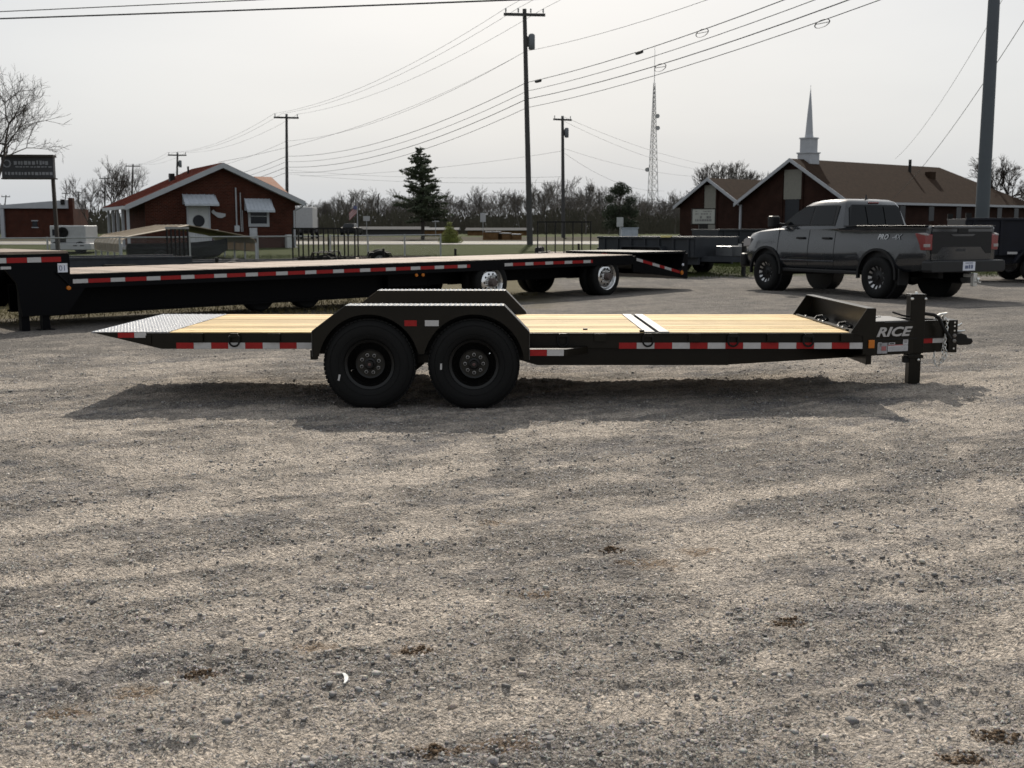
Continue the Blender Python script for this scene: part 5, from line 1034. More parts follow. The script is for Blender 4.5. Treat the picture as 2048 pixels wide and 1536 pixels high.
MB().box(-.06, -.003, CW / 2 - 1.0, CW / 2 + 1.0, 3.6, 6.35).build('gable_panel', beige, ch); MB().box(-.05, -.002, CW / 2 - .8, CW / 2 + .8, .1, 3.58).build('entrance_glazing', pane, ch)
for y in (CW / 2 - 1.25, CW / 2 + 1.1): MB().box(-.12, 0, y, y + .15, 0, 5.9).build('pilaster', brick2, ch)
for x in (8.5, 13.5, 18.5, 22.5, 26.5, 30): MB().box(x, x + .9, -.03, .05, 1.6, 3.0).build('window', pane, ch)
stp = MB(); sx0, sy0 = 2.2, CW / 2
st_base = stp.box(sx0 - .72, sx0 + .72, sy0 - .72, sy0 + .72, CP - .8, CP + .55).build('steeple_base', trim, ch)
MB().box(sx0 - .80, sx0 + .80, sy0 - .80, sy0 + .80, CP + .55, CP + .66).build('steeple_cornice', trim, st_base); MB().box(sx0 - .58, sx0 + .58, sy0 - .58, sy0 + .58, CP + .66, CP + 1.92).build('steeple_belfry', trim, st_base)
MB().box(sx0 - .65, sx0 + .65, sy0 - .65, sy0 + .65, CP + 1.92, CP + 2.04).build('steeple_cornice', trim, st_base)
MB().lathe([(.42, 2.04), (.37, 2.3), (.20, 4.6), (.015, 6.6)], 8, (sx0, sy0, CP), 'z').build('spire', trim, st_base); MB().tube((sx0, sy0, CP + 6.5), (sx0, sy0, CP + 6.9), .015, n=4).build('finial', trim, st_base)
MB().tube((17.5, CW / 2 - 1.2, CP - 1), (17.5, CW / 2 - 1.2, CP + .5), .15, n=8).build('roof_vent_pipe', blk2, ch); MB().box(19.6, 20.5, CW / 2 - 2.4, CW / 2 - 1.6, CP - 1.6, CP - .65).build('roof_fan', shing, ch, bevel=.1)
# church wing
cw = thing('church_wing', 'low brown brick church wing with its own gable beside the church', 'building', (cx - .63 * 12.05, cy_ + .777 * 12.05, cz), e1)
WW, WL, WE, WP = 8.2, 14, 3.3, 5.8
MB().prism([(0, 0), (WW, 0), (WW, WE), (WW / 2, WP - .1), (0, WE)], 0, .3, 'x').build('gable_wall', brick2, cw); MB().box(.3, WL, WW - .3, WW, 0, WE).build('side_wall', brick2, cw)
rs2 = (WP - WE) / (WW / 2)
roof_slab((-.5, .0, WE), (WL, .0, WE), (WL, WW / 2, WP), (-.5, WW / 2, WP), shing, 'roof_slope', cw, .12); roof_slab((-.5, WW / 2, WP), (WL, WW / 2, WP), (WL, WW + .5, WE - .5 * rs2), (-.5, WW + .5, WE - .5 * rs2), shing, 'roof_slope', cw, .12)
for ya, za in ((.0, WE), (WW + .5, WE - .5 * rs2)): MB().hexa([(-.57, ya, za - .2), (-.57, WW / 2, WP - .2), (-.51, WW / 2, WP - .2), (-.51, ya, za - .2)], [(-.57, ya, za + .15), (-.57, WW / 2, WP + .15), (-.51, WW / 2, WP + .15), (-.51, ya, za + .15)]).build('rake_board', trim, cw)
MB().box(-.05, -.003, WW / 2 - .75, WW / 2 + .75, .6, 5.2).build('gable_panel', beige, cw)
for y in (WW / 2 - 1.0, WW / 2 + .8): MB().box(-.12, 0, y, y + .2, 0, 4.9).build('pilaster', brick2, cw)
MB().box(-.16, -.0, .02, .2, 0, 3.2).build('downspout', trim, cw)
# church sign
p = at(1407, 433, 78); sg = thing('church_sign', 'white lettered message board on a dark base before the church wing', 'sign', (p.x, 78, G(p.x, 78)), R(-6)); zb = p.z - G(p.x, 78)
signw = pm('sign_face', (.25, .26, .24), .6, var=.1, scale=1); sf = MB().box(-.74, .74, -.1, .1, zb - .48, zb + .48).build('sign_board', signw, sg)
MB().box(-.8, .8, -.12, .13, zb - .54, zb - .481).box(-.8, .8, -.12, .13, zb + .481, zb + .54).box(-.8, -.741, -.12, .13, zb - .5, zb + .5).box(.741, .8, -.12, .13, zb - .5, zb + .5).build('sign_frame', blk2, sf)
inkm = pm('sign_ink', (.10, .10, .10), .7); rn = random.Random(5)
for row, (zz, hh) in enumerate(((.34, .06), (.17, .07), (-.05, .16), (-.25, .14))):
    x = -.55
    while x < .5:
        w = rn.uniform(.05, .16)
        if rn.random() < .8: MB().box(x, x + w, -.108, -.101, zb + zz - hh / 2, zb + zz + hh / 2).build('letter_block', inkm, sf)
        x += w + .04
MB().box(-.3, .3, -.25, .25, -.05, zb - .53).build('sign_base', blk2, sg)
# left brick shop
p = place(20, 110); lb = thing('brick_shop', 'flat red-brown brick building with a white fascia at far left', 'building', (p.x, p.y, G(p.x, p.y)), R(6))
MB().box(0, 6.2, 0, 6, 0, 2.75).build('wall', brick, lb); MB().prism([(-.3, 2.75), (5.9, 2.75), (5.9, 3.55), (-.3, 3.05)], -.35, 6).build('fascia', trim, lb)
MB().box(5.9, 6.3, -.1, .6, 0, 3.75).build('chimney', brick, lb); w_ = MB().box(2.5, 2.95, -.04, .02, 1.0, 1.55).build('window', pane, lb); MB().box(2.42, 3.03, -.06, -.005, .92, .995).box(2.42, 3.03, -.06, -.005, 1.555, 1.63).build('window_frame', trim, w_)
MB().box(5.3, 5.65, -.5, -.36, 3.1, 3.6).build('fascia_box', blk2, lb); MB().box(-.35, -.0, -.3, 0, 0, 2.75).build('corner_post', trim, lb)
# roadside sign
p = at(57, 334, 45); si = thing('roadside_sign', 'dark roadside sign board with pale lettering on a brown post', 'sign', (p.x, 45, G(p.x, 45)), R(4)); zb = p.z - G(p.x, 45)
sbd = pm('sign_dark', (.016, .017, .021), .5, var=.15); sf = MB().box(-.97, .97, -.12, .12, zb - .42, zb + .36).build('sign_board', sbd, si); MB().box(-1.0, 1.0, -.2, .2, zb + .36, zb + .46).box(-1.0, 1.03, -.14, .14, zb - .47, zb - .42).build('sign_frame', pm('sign_brown', (.022, .016, .012), .7), sf)
MB().hexa([(.88, -.07, 0), (1.02, -.07, 0), (1.02, .07, 0), (.88, .07, 0)], [(.84, -.07, zb - .42), (.95, -.07, zb - .42), (.95, .07, zb - .42), (.84, .07, zb - .42)]).build('post', MATS['sign_brown'], si)
inkw = pm('sign_pale_ink', (.2, .205, .225), .6); MB().torus((-.76, -.124, zb + .12), .13, .025, 'y', 24, 5).build('emblem_ring', inkw, sf)
for row, (zz, hh, x0, x1) in enumerate(((.16, .17, -.5, .8), (.0, .05, -.45, .85), (-.25, .12, -.85, .85))):
    x = x0
    while x < x1:
        w = rn.uniform(.05, .13); MB().box(x, x + w, -.125, -.121, zb + zz - hh * rn.uniform(.3, .5), zb + zz + hh * rn.uniform(.3, .5)).build('letter_block', inkw, sf); x += w + rn.uniform(.02, .06)

# ================================================================ THINGS AROUND THE HOUSE
cpx, cpy = -14.2, 42.0; tan = pm('tan_carport_metal', (.30, .24, .17), .6, var=.1, scale=2)
cpt = thing('carport', 'low tan metal carport with rounded eaves in front of the brick house', 'carport', (cpx, cpy, G(cpx, cpy) - .02), R(27.3))
prof = [(0, .52), (0, .82), (.10, .98), (.35, 1.10), (2.5, 1.50), (4.65, 1.10), (4.9, .98), (5.0, .82), (5.0, .52)]
for k in range(8):
    mb = MB(); y0, y1 = k * .85, k * .85 + .84; n = len(prof)
    vs = [(x, y0, z) for x, z in prof] + [(x, y1, z) for x, z in prof] + [(x, y0, z - .025) for x, z in prof] + [(x, y1, z - .025) for x, z in prof]
    fs = [(i, i + 1, n + i + 1, n + i) for i in range(n - 1)] + [(2 * n + i, 3 * n + i, 3 * n + i + 1, 2 * n + i + 1) for i in range(n - 1)] + [(i, 2 * n + i, 2 * n + i + 1, i + 1) for i in range(n - 1)] + [(n + i, n + i + 1, 3 * n + i + 1, 3 * n + i) for i in range(n - 1)]
    mb._add(vs, fs); mb.build('roof_panel', tan, cpt)
    MB().path([(x, y1, z + .012) for x, z in prof], .015, 4).build('roof_rib', tan, cpt)
for k in range(5):
    for x in (.03, 4.97): MB().box(x - .03, x + .03, k * 1.68, k * 1.68 + .06, 0, .83).build('carport_post', trim, cpt)
hull = pm('dark_boat_cover', (.008, .0085, .010), .6, var=.3)
bt = thing('covered_boat', 'dark covered boat on its trailer sheltered under the tan carport', 'boat', (cpx + 1.5, cpy + 1.6, G(cpx, cpy)), R(22))
def hsec(x, w, zt, zb): return [(x, -w, zt), (x, -w * .75, zb + .08), (x, 0, zb), (x, w * .75, zb + .08), (x, w, zt), (x, w * .5, zt + .12), (x, 0, zt + .18), (x, -w * .5, zt + .12)]
loft([(-1.7, .75, .62, .25), (-.5, .8, .62, .22), (.8, .72, .66, .22), (1.6, .4, .74, .32), (1.95, .08, .82, .55)], hsec).build('hull', hull, bt, True)
MB().box(-1.5, 2.6, -.05, .05, .14, .22).build('boat_trailer_beam', blk2, bt); [big_wheel(bt, -.6, s_ * .85, 1 if s_ < 0 else -1, blk2, .28, .15, -.03, 5) for s_ in (-1, 1)]
MB().box(1.0, 1.08, -.05, .05, -.01, .3).build('boat_stand', blk2, bt)
# white box trailer behind
p = place(143, 52); wb = thing('cargo_trailer', 'white box trailer with a spare wheel on its side at left', 'trailer', (p.x, p.y, G(p.x, p.y)), R(8)); wb.scale = (.85, .85, .85); wt = pm('white_box_paint', (.34, .345, .35), .45, var=.1)
MB().box(-.9, .9, 0, 3, .55, 1.48).build('box_body', wt, wb, bevel=.05); MB().box(-.86, 1.2, -.25, 3, .20, .545).build('lower_body', wt, wb, bevel=.04); w_ = MB().box(-.78, -.55, -.02, .01, .95, 1.28).build('window', pane, wb); MB().box(-.42, -.1, -.02, .01, .60, 1.38).build('door_opening', blk2, wb)
MB().lathe([(.08, -.06), (.18, -.09), (.26, -.07), (.28, 0), (.26, .02)], 24, (-.24, -.03, 1.12)).build('spare_tyre', rub, wb, True)
for z in (.72, .88, 1.04, 1.2, 1.36): MB().box(.0, .86, -.015, .0, z, z + .02).build('side_rib', wt, wb)
for x in (-.6, .6): big_wheel(wb, x, .1, 1, blk2, .33, .18, -.04, 6)
for px_ in (.55, .9): MB().box(px_ - .25, px_ - .05, -.262, -.251, .40, .45).build('lamp_slot', blk2, wb)
# chain link fence
fm = pm('galvanised_fence', (.30, .31, .31), .5, .6, var=.15)
def fence(p0, p1, label, n, h=1.12):
    a, b = Vector(p0), Vector(p1); d = b - a; L_ = d.length; t = thing('chain_link_fence', label, 'fence', (a.x, a.y, 0), math.atan2(d.y, d.x))
    zg = lambda s: G(*(a + d * (s / L_)))
    for k in range(n + 1): s = L_ * k / n; MB().tube((s, 0, zg(s) - .05), (s, 0, zg(s) + h + .04), .03, n=8).build('fence_post', fm, t, True)
    pts = [(L_ * k / 20, 0, zg(L_ * k / 20)) for k in range(21)]
    MB().path([(x, y, z + h) for x, y, z in pts], .024, 6).build('top_rail', fm, t, True); MB().path([(x, y, z + .12) for x, y, z in pts], .018, 6).build('bottom_rail', fm, t, True)
    mb = MB(); s = -h
    while s < L_:
        for sg_ in (1, -1):
            s0, s1 = max(s, 0), min(s + h - .1, L_)
            if s1 > s0:
                f0, f1 = (s0 - s) / (h - .1), (s1 - s) / (h - .1)
                if sg_ < 0: f0, f1 = 1 - f0, 1 - f1
                z0, z1 = zg(s0) + .1 + f0 * (h - .12), zg(s1) + .1 + f1 * (h - .12); w = .0018
                mb._add([(s0, 0, z0 - w), (s1, 0, z1 - w), (s1, 0, z1 + w), (s0, 0, z0 + w)], [(0, 1, 2, 3)])
        s += .075
    kind(mb.build('wire_mesh', fm, t), 'stuff')
fence((-17.5, 37.6), (-6.6, 40.6), 'chain-link fence in front of the carport and brick house', 5)
fence((-6.4, 40.8), (-2.6, 42.2), 'short run of chain-link fence in front of the open lawn', 3)
# far-side items: white box truck body, flag, low sheds, signs, bush
p = place(612, 96); bx = thing('box_truck', 'pale box truck standing beyond the road past the brick house', 'truck', (p.x, p.y, G(p.x, p.y)), R(5)); MB().box(-.95, .7, 0, 5, .9, 2.65).build('cargo_box', wt, bx, bevel=.04); MB().box(-.85, .65, 5.05, 6.7, .5, 1.9).build('cab', pm('cab_dark', (.05, .05, .06), .4), bx, bevel=.15)
for x in (-.8, .6):
    for y in (.9, 5.8): MB().lathe([(0, -.12), (.4, -.12), (.42, 0), (.4, .12), (0, .12)], 20, (x, y, .41), 'x').build('wheel', rub, bx, True)
p = place(718, 92); fp = thing('flag_pole', 'thin flag pole with a small striped flag beyond the road', 'flag', (p.x, p.y, G(p.x, p.y))); MB().tube((0, 0, 0), (0, 0, 2.9), .035, n=6).build('pole', trim, fp)
stripe_r = pm('flag_red', (.30, .10, .10), .8); stripe_w = pm('flag_white', (.40, .36, .36), .8); blu = pm('flag_blue', (.08, .09, .18), .8)
for k in range(7):
    pts0 = [(-.02 - .09 * i, .05 * math.sin(i * 1.1), 2.75 - .085 * k - .09 * i) for i in range(8)]
    mb = MB(); n = len(pts0); mb._add([q for q in pts0] + [(x, y, z - .085) for x, y, z in pts0] + [(x, y + .01, z) for x, y, z in pts0] + [(x, y + .01, z - .085) for x, y, z in pts0], [(i, i + 1, n + i + 1, n + i) for i in range(n - 1)] + [(2 * n + i, 3 * n + i, 3 * n + i + 1, 2 * n + i + 1) for i in range(n - 1)]); mb.build('flag_stripe', stripe_r if k % 2 == 0 else stripe_w, fp)
MB().box(-.30, -.02, -.03, -.01, 2.4, 2.68).build('flag_canton', blu, fp)
def shed(px0, px1, ytop, Y, label, wallc, roofc, dep=5, hh=.5):
    a, b = at(px0, ytop, Y), at(px1, ytop, Y); z0 = G(a.x, Y); t = thing('low_shed', label, 'shed', (a.x, Y, z0)); w = b.x - a.x; top = a.z - z0
    MB().box(0, w, 0, dep, -.1, top - hh * .6).build('wall', wallc, t); MB().prism([(-.3, top - hh * .6), (dep / 2, top), (dep + .3, top - hh * .6), (dep + .3, top - hh * .7), (-.3, top - hh * .7)], -.3, w + .3, 'x').build('roof', roofc, t); return t
pale = pm('pale_shed_roof', (.085, .085, .085), .95, var=.1, spec=.02); woodb = pm('brown_lumber', (.13, .075, .036), .95, spec=.05, var=.4, scale=2); dks = pm('dark_shed_wall', (.03, .028, .026), .8)
shed(716, 850, 453, 150, 'long low pale-roofed shed across the road left of the spruce', dks, pale, 8, .6); shed(848, 912, 455, 128, 'short white-roofed shed just right of the spruce trunk', woodb, pm('white_shed_roof', (.16, .16, .16), .95, spec=.02), 5, .4); shed(935, 1062, 455.5, 140, 'low pale-roofed shed across the road left of the tall pole', woodb, pale, 7, .5)
for k, (px, w, h) in enumerate(((985, 1.5, .62), (1010, 1.1, .5), (1032, .9, .42))):
    p = place(px, 92); t = thing('lumber_stack', ['tall', 'middle', 'small'][k] + ' stack of brown lumber with a pale cover across the road', 'lumber', (p.x, p.y, G(p.x, p.y)))
    for j in range(4): MB().box(-w / 2, w / 2, 0, 1.2, h / 4 * j + .01, h / 4 * (j + 1)).build('lumber_layer', woodb, t)
    MB().box(-w * .4, w * .45, -.05, 1.2, h, h + .07).build('cover_sheet', wt, t)
for k, (px, py, Y, w, h, lab) in enumerate(((733, 437, 98, .55, .4, 'small pale road sign beside the striped flag'), (871, 440, 110, .7, .35, 'two small pale signs on a post right of the spruce'), (966, 435, 105, .5, .8, 'pale road sign on a post beyond the lumber stacks'), (1240, 444, 62, .35, .5, 'small white tag sign behind the grey dump trailer'))):
    p = at(px, py, Y); g0 = G(p.x, Y); t = thing('road_sign', lab, 'sign', (p.x, Y, g0)); MB().box(-w / 2, w / 2, -.02, .02, p.z - g0 - h / 2, p.z - g0 + h / 2).build('sign_plate', wt, t); MB().tube((0, .03, -.05), (0, .03, p.z - g0 + h / 2), .03, n=6).build('post', fm, t)
p = place(1258, 55); eb = thing('storage_box', 'pale blue-grey storage box behind the grey dump trailer', 'box', (p.x, p.y, G(p.x, p.y))); MB().box(-.38, .38, 0, .8, .0, 1.05).build('box_body', pm('pale_blue_box', (.30, .33, .38), .5), eb, bevel=.03); MB().box(-.41, .41, -.03, .83, 1.05, 1.1).build('lid', MATS['pale_blue_box'], eb)
p = place(706, 132); cr = thing('parked_car', 'dark car parked beyond the road beside the flag pole', 'car', (p.x, 132, G(p.x, 132)), R(82)); carp = pm('dark_car_paint', (.006, .006, .008), .5, spec=.2)
loft([(-2.0, .8, .8, .35), (-1.6, .85, .95, .3), (-.9, .85, 1.0, .3), (1.0, .85, .95, .3), (1.8, .82, .85, .3), (2.1, .7, .7, .4)], lambda x, w, zt, zb: [(x, -w, zt), (x, -w, zb), (x, w, zb), (x, w, zt)]).build('body', carp, cr, bevel=.06)
loft([(-1.5, .7, 1.0, .9), (-1.0, .65, 1.42, .9), (.2, .65, 1.42, .9), (.95, .7, .98, .9)], lambda x, w, zt, zb: [(x, -w * .85, zt), (x, -w, zb), (x, w, zb), (x, w * .85, zt)]).build('cabin', glass, cr, bevel=.04)
for x in (-1.25, 1.3):
    for s_ in (-1, 1): MB().lathe([(0, -.1), (.3, -.1), (.32, 0), (.3, .1), (0, .1)], 20, (x, s_ * .78, .31)).build('wheel', rub, cr, True)

# ================================================================ POLES AND LINES
polem = pm('weathered_pole_wood', (.045, .043, .042), .85, var=.3, scale=3, vscale=(6, 6, .5), bump=.3); steelp = pm('grey_steel_pole', (.062, .072, .084), .6, .1, var=.12, scale=.8); ins = pm('insulator_grey', (.16, .17, .18), .4); wirem = pm('wire_black', (.022, .022, .024), .6)
def pole(base, top, r0, r1, label, arm=2.4, arot=0, transformer=False, ins_n=4, group=None, dark_=True):
    b = Vector(base); t = thing('utility_pole', label, 'utility pole', b, 0, group); d = Vector(top) - b
    MB().tube((0, 0, -.2), d, r0, r1, 12).build('pole', polem, t, True)
    if arm:
        M_ = Matrix.Translation(d + Vector((0, -.16, -.35))) @ Matrix.Rotation(arot, 4, 'Z')
        cr_ = MB().tr(M_).box(-arm / 2, arm / 2, -.06, .06, -.08, .08).build('crossarm', polem, t)
        for k in range(ins_n):
            x = -arm / 2 + .12 + (arm - .24) * k / (ins_n - 1); MB().tr(M_).lathe([(.02, .08), (.03, .14), (.055, .2), (.03, .24), (.055, .30), (.02, .36)], 8, (x, 0, 0), 'z').build('insulator', ins, cr_, True)
    if transformer:
        q = d * .865; MB().lathe([(0, .42), (.1, .45), (.17, .40), (.19, .36), (.19, -.42), (.16, -.46), (0, -.46)], 16, (q.x + .38, q.y, q.z), 'z').build('transformer', pm('transformer_grey', (.10, .11, .12), .5), t, True)
        MB().box(q.x + .1, q.x + .25, q.y - .04, q.y + .04, q.z - .3, q.z + .3).build('transformer_bracket', polem, t)
    return t
PM0 = Vector((at(1060, 480, 70).x, 70, G(1, 70))); PMT = at(1049, 18, 70)
PA = Vector((place(578, 110).x, 110, G(-21, 110))); PAT = at(573, 228, 110)
P2 = Vector((place(357, 150).x, 150, G(0, 150))); P2T = at(355, 305, 150)
P3 = Vector((place(267, 190).x, 190, G(0, 190))); P3T = at(266, 328, 190)
P4 = Vector((place(216, 215).x, 215, G(0, 215))); P4T = at(210, 353, 215)
PN = Vector((17, 20, G(17, 20))); PNT = Vector((17, 20, 16.6))
LA = R(20)
pole(PM0, PMT, .19, .12, 'tall leaning utility pole with a transformer beside the road', 2.45, R(6), True)
pole(PA, PAT, .18, .11, 'utility pole rising behind the brick house roof edge', 2.3, R(15), False, 3)
pole(P2, P2T, .18, .11, 'utility pole with a crossarm above the red roof slope', 2.3, R(10), True, 3); pole(P3, P3T, .18, .11, 'utility pole seen through the bare tree, crossarm above it', 2.3, R(10), False, 3); pole(P4, P4T, .18, .11, 'thin far utility pole left of the bare tree crown', 2.0, R(10), False, 3)
for px, ty, Y, lab in ((132, 384, 260, 'faint far utility pole just left of two close poles above the brick shop'), (158, 382, 280, 'faint far utility pole, one of two close together above the brick shop'), (12, 390, 240, 'faint far utility pole behind the left bare tree'), (757, 388, 200, 'thin bare pole in the treeline left of the spruce')):
    q = place(px, Y); pole((q.x, q.y, G(q.x, q.y)), at(px, ty, Y), .16, .1, lab, 1.8 if px < 500 else 0, 0, False, 3)
Q0 = place(1126, 110); QT = at(1125, 232, 110); pole((Q0.x, 110, G(Q0.x, 110)), QT, .2, .13, 'shorter utility pole with a transformer standing past the tall one', 1.9, R(25), True, 3)
pole(PN, PNT, .2, .14, 'utility pole beside the lot that carries the overhead lines', 2.4, R(40)); pole((19.6, 40, G(19.6, 40)), (19.6, 40, 12.8), .18, .12, 'utility pole from which drops run to the church', 0)
pole((-21.5, 30, G(-21.5, 30)), (-21.5, 30, 8.2), .17, .12, 'short utility pole left of the lot carrying telephone cables', 0)
sb0 = at(1962, 470, 50); sp2 = thing('steel_pole', 'thick grey steel pole behind the pickup', 'pole', (sb0.x, 50, G(sb0.x, 50))); MB().tube((0, 0, -.2), (0.02, 0, 17), .30, .20, 20).build('shaft', steelp, sp2, True); MB().lathe([(.42, 0), (.42, .05), (.3, .05)], 20, (0, 0, 0), 'z').build('base_flange', steelp, sp2)
def catenary(a, b, sag, n=18): return [a.lerp(b, i / n) - Vector((0, 0, sag * 4 * (i / n) * (1 - i / n))) for i in range(n + 1)]
def line(pts, sags, r, label, group, name='power_line'):
    out_ = []
    for k, (a, b) in enumerate(zip(pts[:-1], pts[1:])):
        c_ = catenary(Vector(a), Vector(b), sags[k]); out_ += c_ if k == 0 else c_[1:]
    o = MB().path(out_, r * .75, 4).build(name, wirem); tag(o, label, 'cable', group); return out_
def offs(P, dx, z, ang): return Vector((P.x + dx * math.cos(ang), P.y + dx * math.sin(ang) - .16, z))
for k, dx in enumerate((-1.1, -.4, 1.1)):
    line([offs(P4T, dx, P4T.z, R(10)), offs(P3T, dx, P3T.z, R(10)), offs(P2T, dx, P2T.z, R(10)), offs(PAT, dx, PAT.z, R(15)), offs(PMT, dx, PMT.z, R(6)), offs(PNT, dx, PNT.z, R(40))], (.5, .6, .9, 1.0, .7), .013, 'thin high-voltage wire running along the tops of the roadside poles', 'top wires of the roadside poles')
def lean(z): return PM0.lerp(PMT, (z - PM0.z) / (PMT.z - PM0.z)) + Vector((0, -.2, 0))
def leanA(z): return PA.lerp(PAT, (z - PA.z) / (PAT.z - PA.z)) + Vector((0, -.2, 0))
for k, (zm, za, zn, sg_, r_) in enumerate(((11.85, 9.6, 11.1, .9, .014), (10.05, 8.2, 10.55, .75, .024), (9.55, 7.7, 10.15, .7, .02), (9.1, 7.2, 9.85, .75, .027), (8.6, 6.7, 9.5, .7, .02))):
    zf = za - 1.0
    pts_ = line([Vector((P2.x, P2.y, zf)), leanA(za), lean(zm), Vector((17, 19.8, zn))], (.7, 1.1, sg_), r_, ['black neutral wire just below the transformer of the tall pole', 'black communication cable, uppermost of the bundle below the neutral wire', 'thin black communication cable, second down of the bundle', 'thick black communication cable, third down of the bundle', 'thin black communication cable, lowest of the bundle'][k], 'lower cables of the roadside poles', 'communication_cable')
    if k == 1: CAB1 = pts_
    if k == 3: CAB3 = pts_
    if k == 4: CAB4 = pts_
def near_px(pts, px):
    best = None
    for a, b in zip(pts[:-1], pts[1:]):
        for i in range(30):
            q = a.lerp(b, i / 30); d_ = (q.y * math.cos(PITCH) - (q.z - CAM_H) * math.sin(PITCH))
            if d_ <= 1: continue
            e = abs(1024 + F_PX * q.x / d_ - px)
            if q.y < 69.7 and (best is None or e < best[0]): best = (e, q.copy(), (b - a).normalized())
    return best[1], best[2]
for pts_, px, lab in ((CAB1, 1076, 'black splice case hanging on the cable beside the tall pole'), (CAB1, 1279, 'black splice case hanging midway along the upper cable')):
    q, d_ = near_px(pts_, px); f_ = q.y / 70; o = MB().lathe([(0, -.42 * f_), (.09 * f_, -.4 * f_), (.10 * f_, 0), (.09 * f_, .4 * f_), (0, .42 * f_)], 10, (0, 0, 0), 'z').build('splice_case', wirem, None, True); o.location = q - Vector((0, 0, .06)); o.rotation_mode = 'QUATERNION'; o.rotation_quaternion = d_.to_track_quat('Z', 'Y'); tag(o, lab, 'splice case')
for pts_, px, lab in ((CAB1, 1404, 'small cable storage loop on the upper cable'), (CAB3, 1320, 'triangular cable storage loop on the third cable'), (CAB4, 1645, 'large oval cable storage loop on the lowest cable')):
    q, d_ = near_px(pts_, px); f_ = q.y / 40; mb = MB(); mb.torus((0, 0, 0), .30 * f_, .018, 'y', 20, 5, sx=1.5, sz=.42); mb.tube((-.42 * f_, 0, .05), (.42 * f_, 0, -.02), .014, n=4); o = mb.build('cable_loop', wirem, None, True); o.location = q - Vector((0, 0, .10 * f_)); o.rotation_euler = (0, -math.atan2(d_.z, math.hypot(d_.x, d_.y)), math.atan2(d_.y, d_.x)); tag(o, lab, 'cable loop')
line([lean(11.85), Vector((-15.2, 60.5, 4.9))], (.8,), .012, 'service wire dropping from the tall pole to the brick house', None, 'service_drop')
line([Vector((-21.5, 29.8, 6.48)), Vector((17, 19.8, 6.02))], (.1,), .026, 'thick double telephone cable crossing above the lot', None, 'telephone_cable'); line([Vector((-21.5, 29.8, 6.56)), Vector((17, 19.8, 6.40))], (.1,), .016, 'thinner telephone cable just above the thick one over the lot', None, 'telephone_cable')
e_ = Vector((cx + .777 * 9 - .63 * 5.8, cy_ + .63 * 9 + .777 * 5.8, cz + 7.3))
line([Vector((19.6, 39.9, 12.6)), Vector((at(1785, 398, 101).x, 101, at(1785, 398, 101).z))], (1.0,), .02, 'black service cable slanting down to the church eave past the steel pole', None, 'service_drop'); line([Vector((18.6, 39.9, 13.4)), at(1790, 318, 112)], (1.2,), .014, 'thin wire slanting down to the church roof ridge', None, 'service_drop')
for k, (z0, px, py, Y) in enumerate(((QT.z - .1, 1500, 340, 160), (QT.z - .5, 1450, 345, 160), (QT.z - 3.0, 1480, 352, 150), (QT.z - 3.4, 1330, 382, 140))): line([Vector((Q0.x, 109.8, z0)), at(px, py, Y)], (1.0,), .014, 'thin wire sloping from the shorter pole towards the church', 'wires from the shorter pole to the church', 'power_line')
for k, (z0, px, py, Y) in enumerate(((QT.z - 5.6, 560, 338, 150), (QT.z - 6.1, 560, 346, 150), (QT.z - 3.2, 600, 352, 130))): line([Vector((Q0.x, 109.8, z0)), at(px, py, Y)], (.5,), .016, 'thin nearly level wire running left from the shorter pole', 'level wires left of the shorter pole', 'power_line')
# lattice tower
tp = at(1305, 395, 330); tw = thing('lattice_tower', 'tall pale lattice radio mast beyond the trees', 'tower', (tp.x, 330, G(tp.x, 330))); towm = pm('tower_haze_grey', (.30, .295, .30), .6, var=.1); TH = at(1307, 95, 330).z; TS = TH * .80  # haze over the distant mast painted in as this pale grey
def tw_r(z): return 1.9 * (1 - z / (TS * 1.02)) ** 1.0 + .22
legs = [Vector((math.cos(a), math.sin(a), 0)) for a in (R(90), R(210), R(330))]
for l_ in legs: MB().path([(l_.x * tw_r(z), l_.y * tw_r(z), z) for z in np.linspace(0, TS, 20)], .10, 4).build('mast_leg', towm, tw)
mb = MB(); z = 0
while z < TS - 1:
    dz = max(1.2, tw_r(z) * 1.5); z2 = min(TS, z + dz)
    for i in range(3):
        a, b = legs[i], legs[(i + 1) % 3]; r0, r1 = tw_r(z), tw_r(z2)
        mb.tube((a.x * r0, a.y * r0, z), (b.x * r1, b.y * r1, z2), .055, n=3, cap=False); mb.tube((b.x * r0, b.y * r0, z), (a.x * r1, a.y * r1, z2), .055, n=3, cap=False); mb.tube((a.x * r1, a.y * r1, z2), (b.x * r1, b.y * r1, z2), .05, n=3, cap=False)
    z = z2
kind(mb.build('bracing', towm, tw), 'stuff'); MB().tube((0, 0, TS), (0, 0, TH), .10, .04, 5).build('antenna_rod', towm, tw)
for z, s_ in ((TS * .78, 1), (TS * .70, 1), (TS * .42, -1)): MB().lathe([(.0, -.2), (.6, -.25), (.65, .0), (0, .2)], 12, (s_ * (tw_r(z) + .3), -.3, z)).build('dish', towm, tw, True)

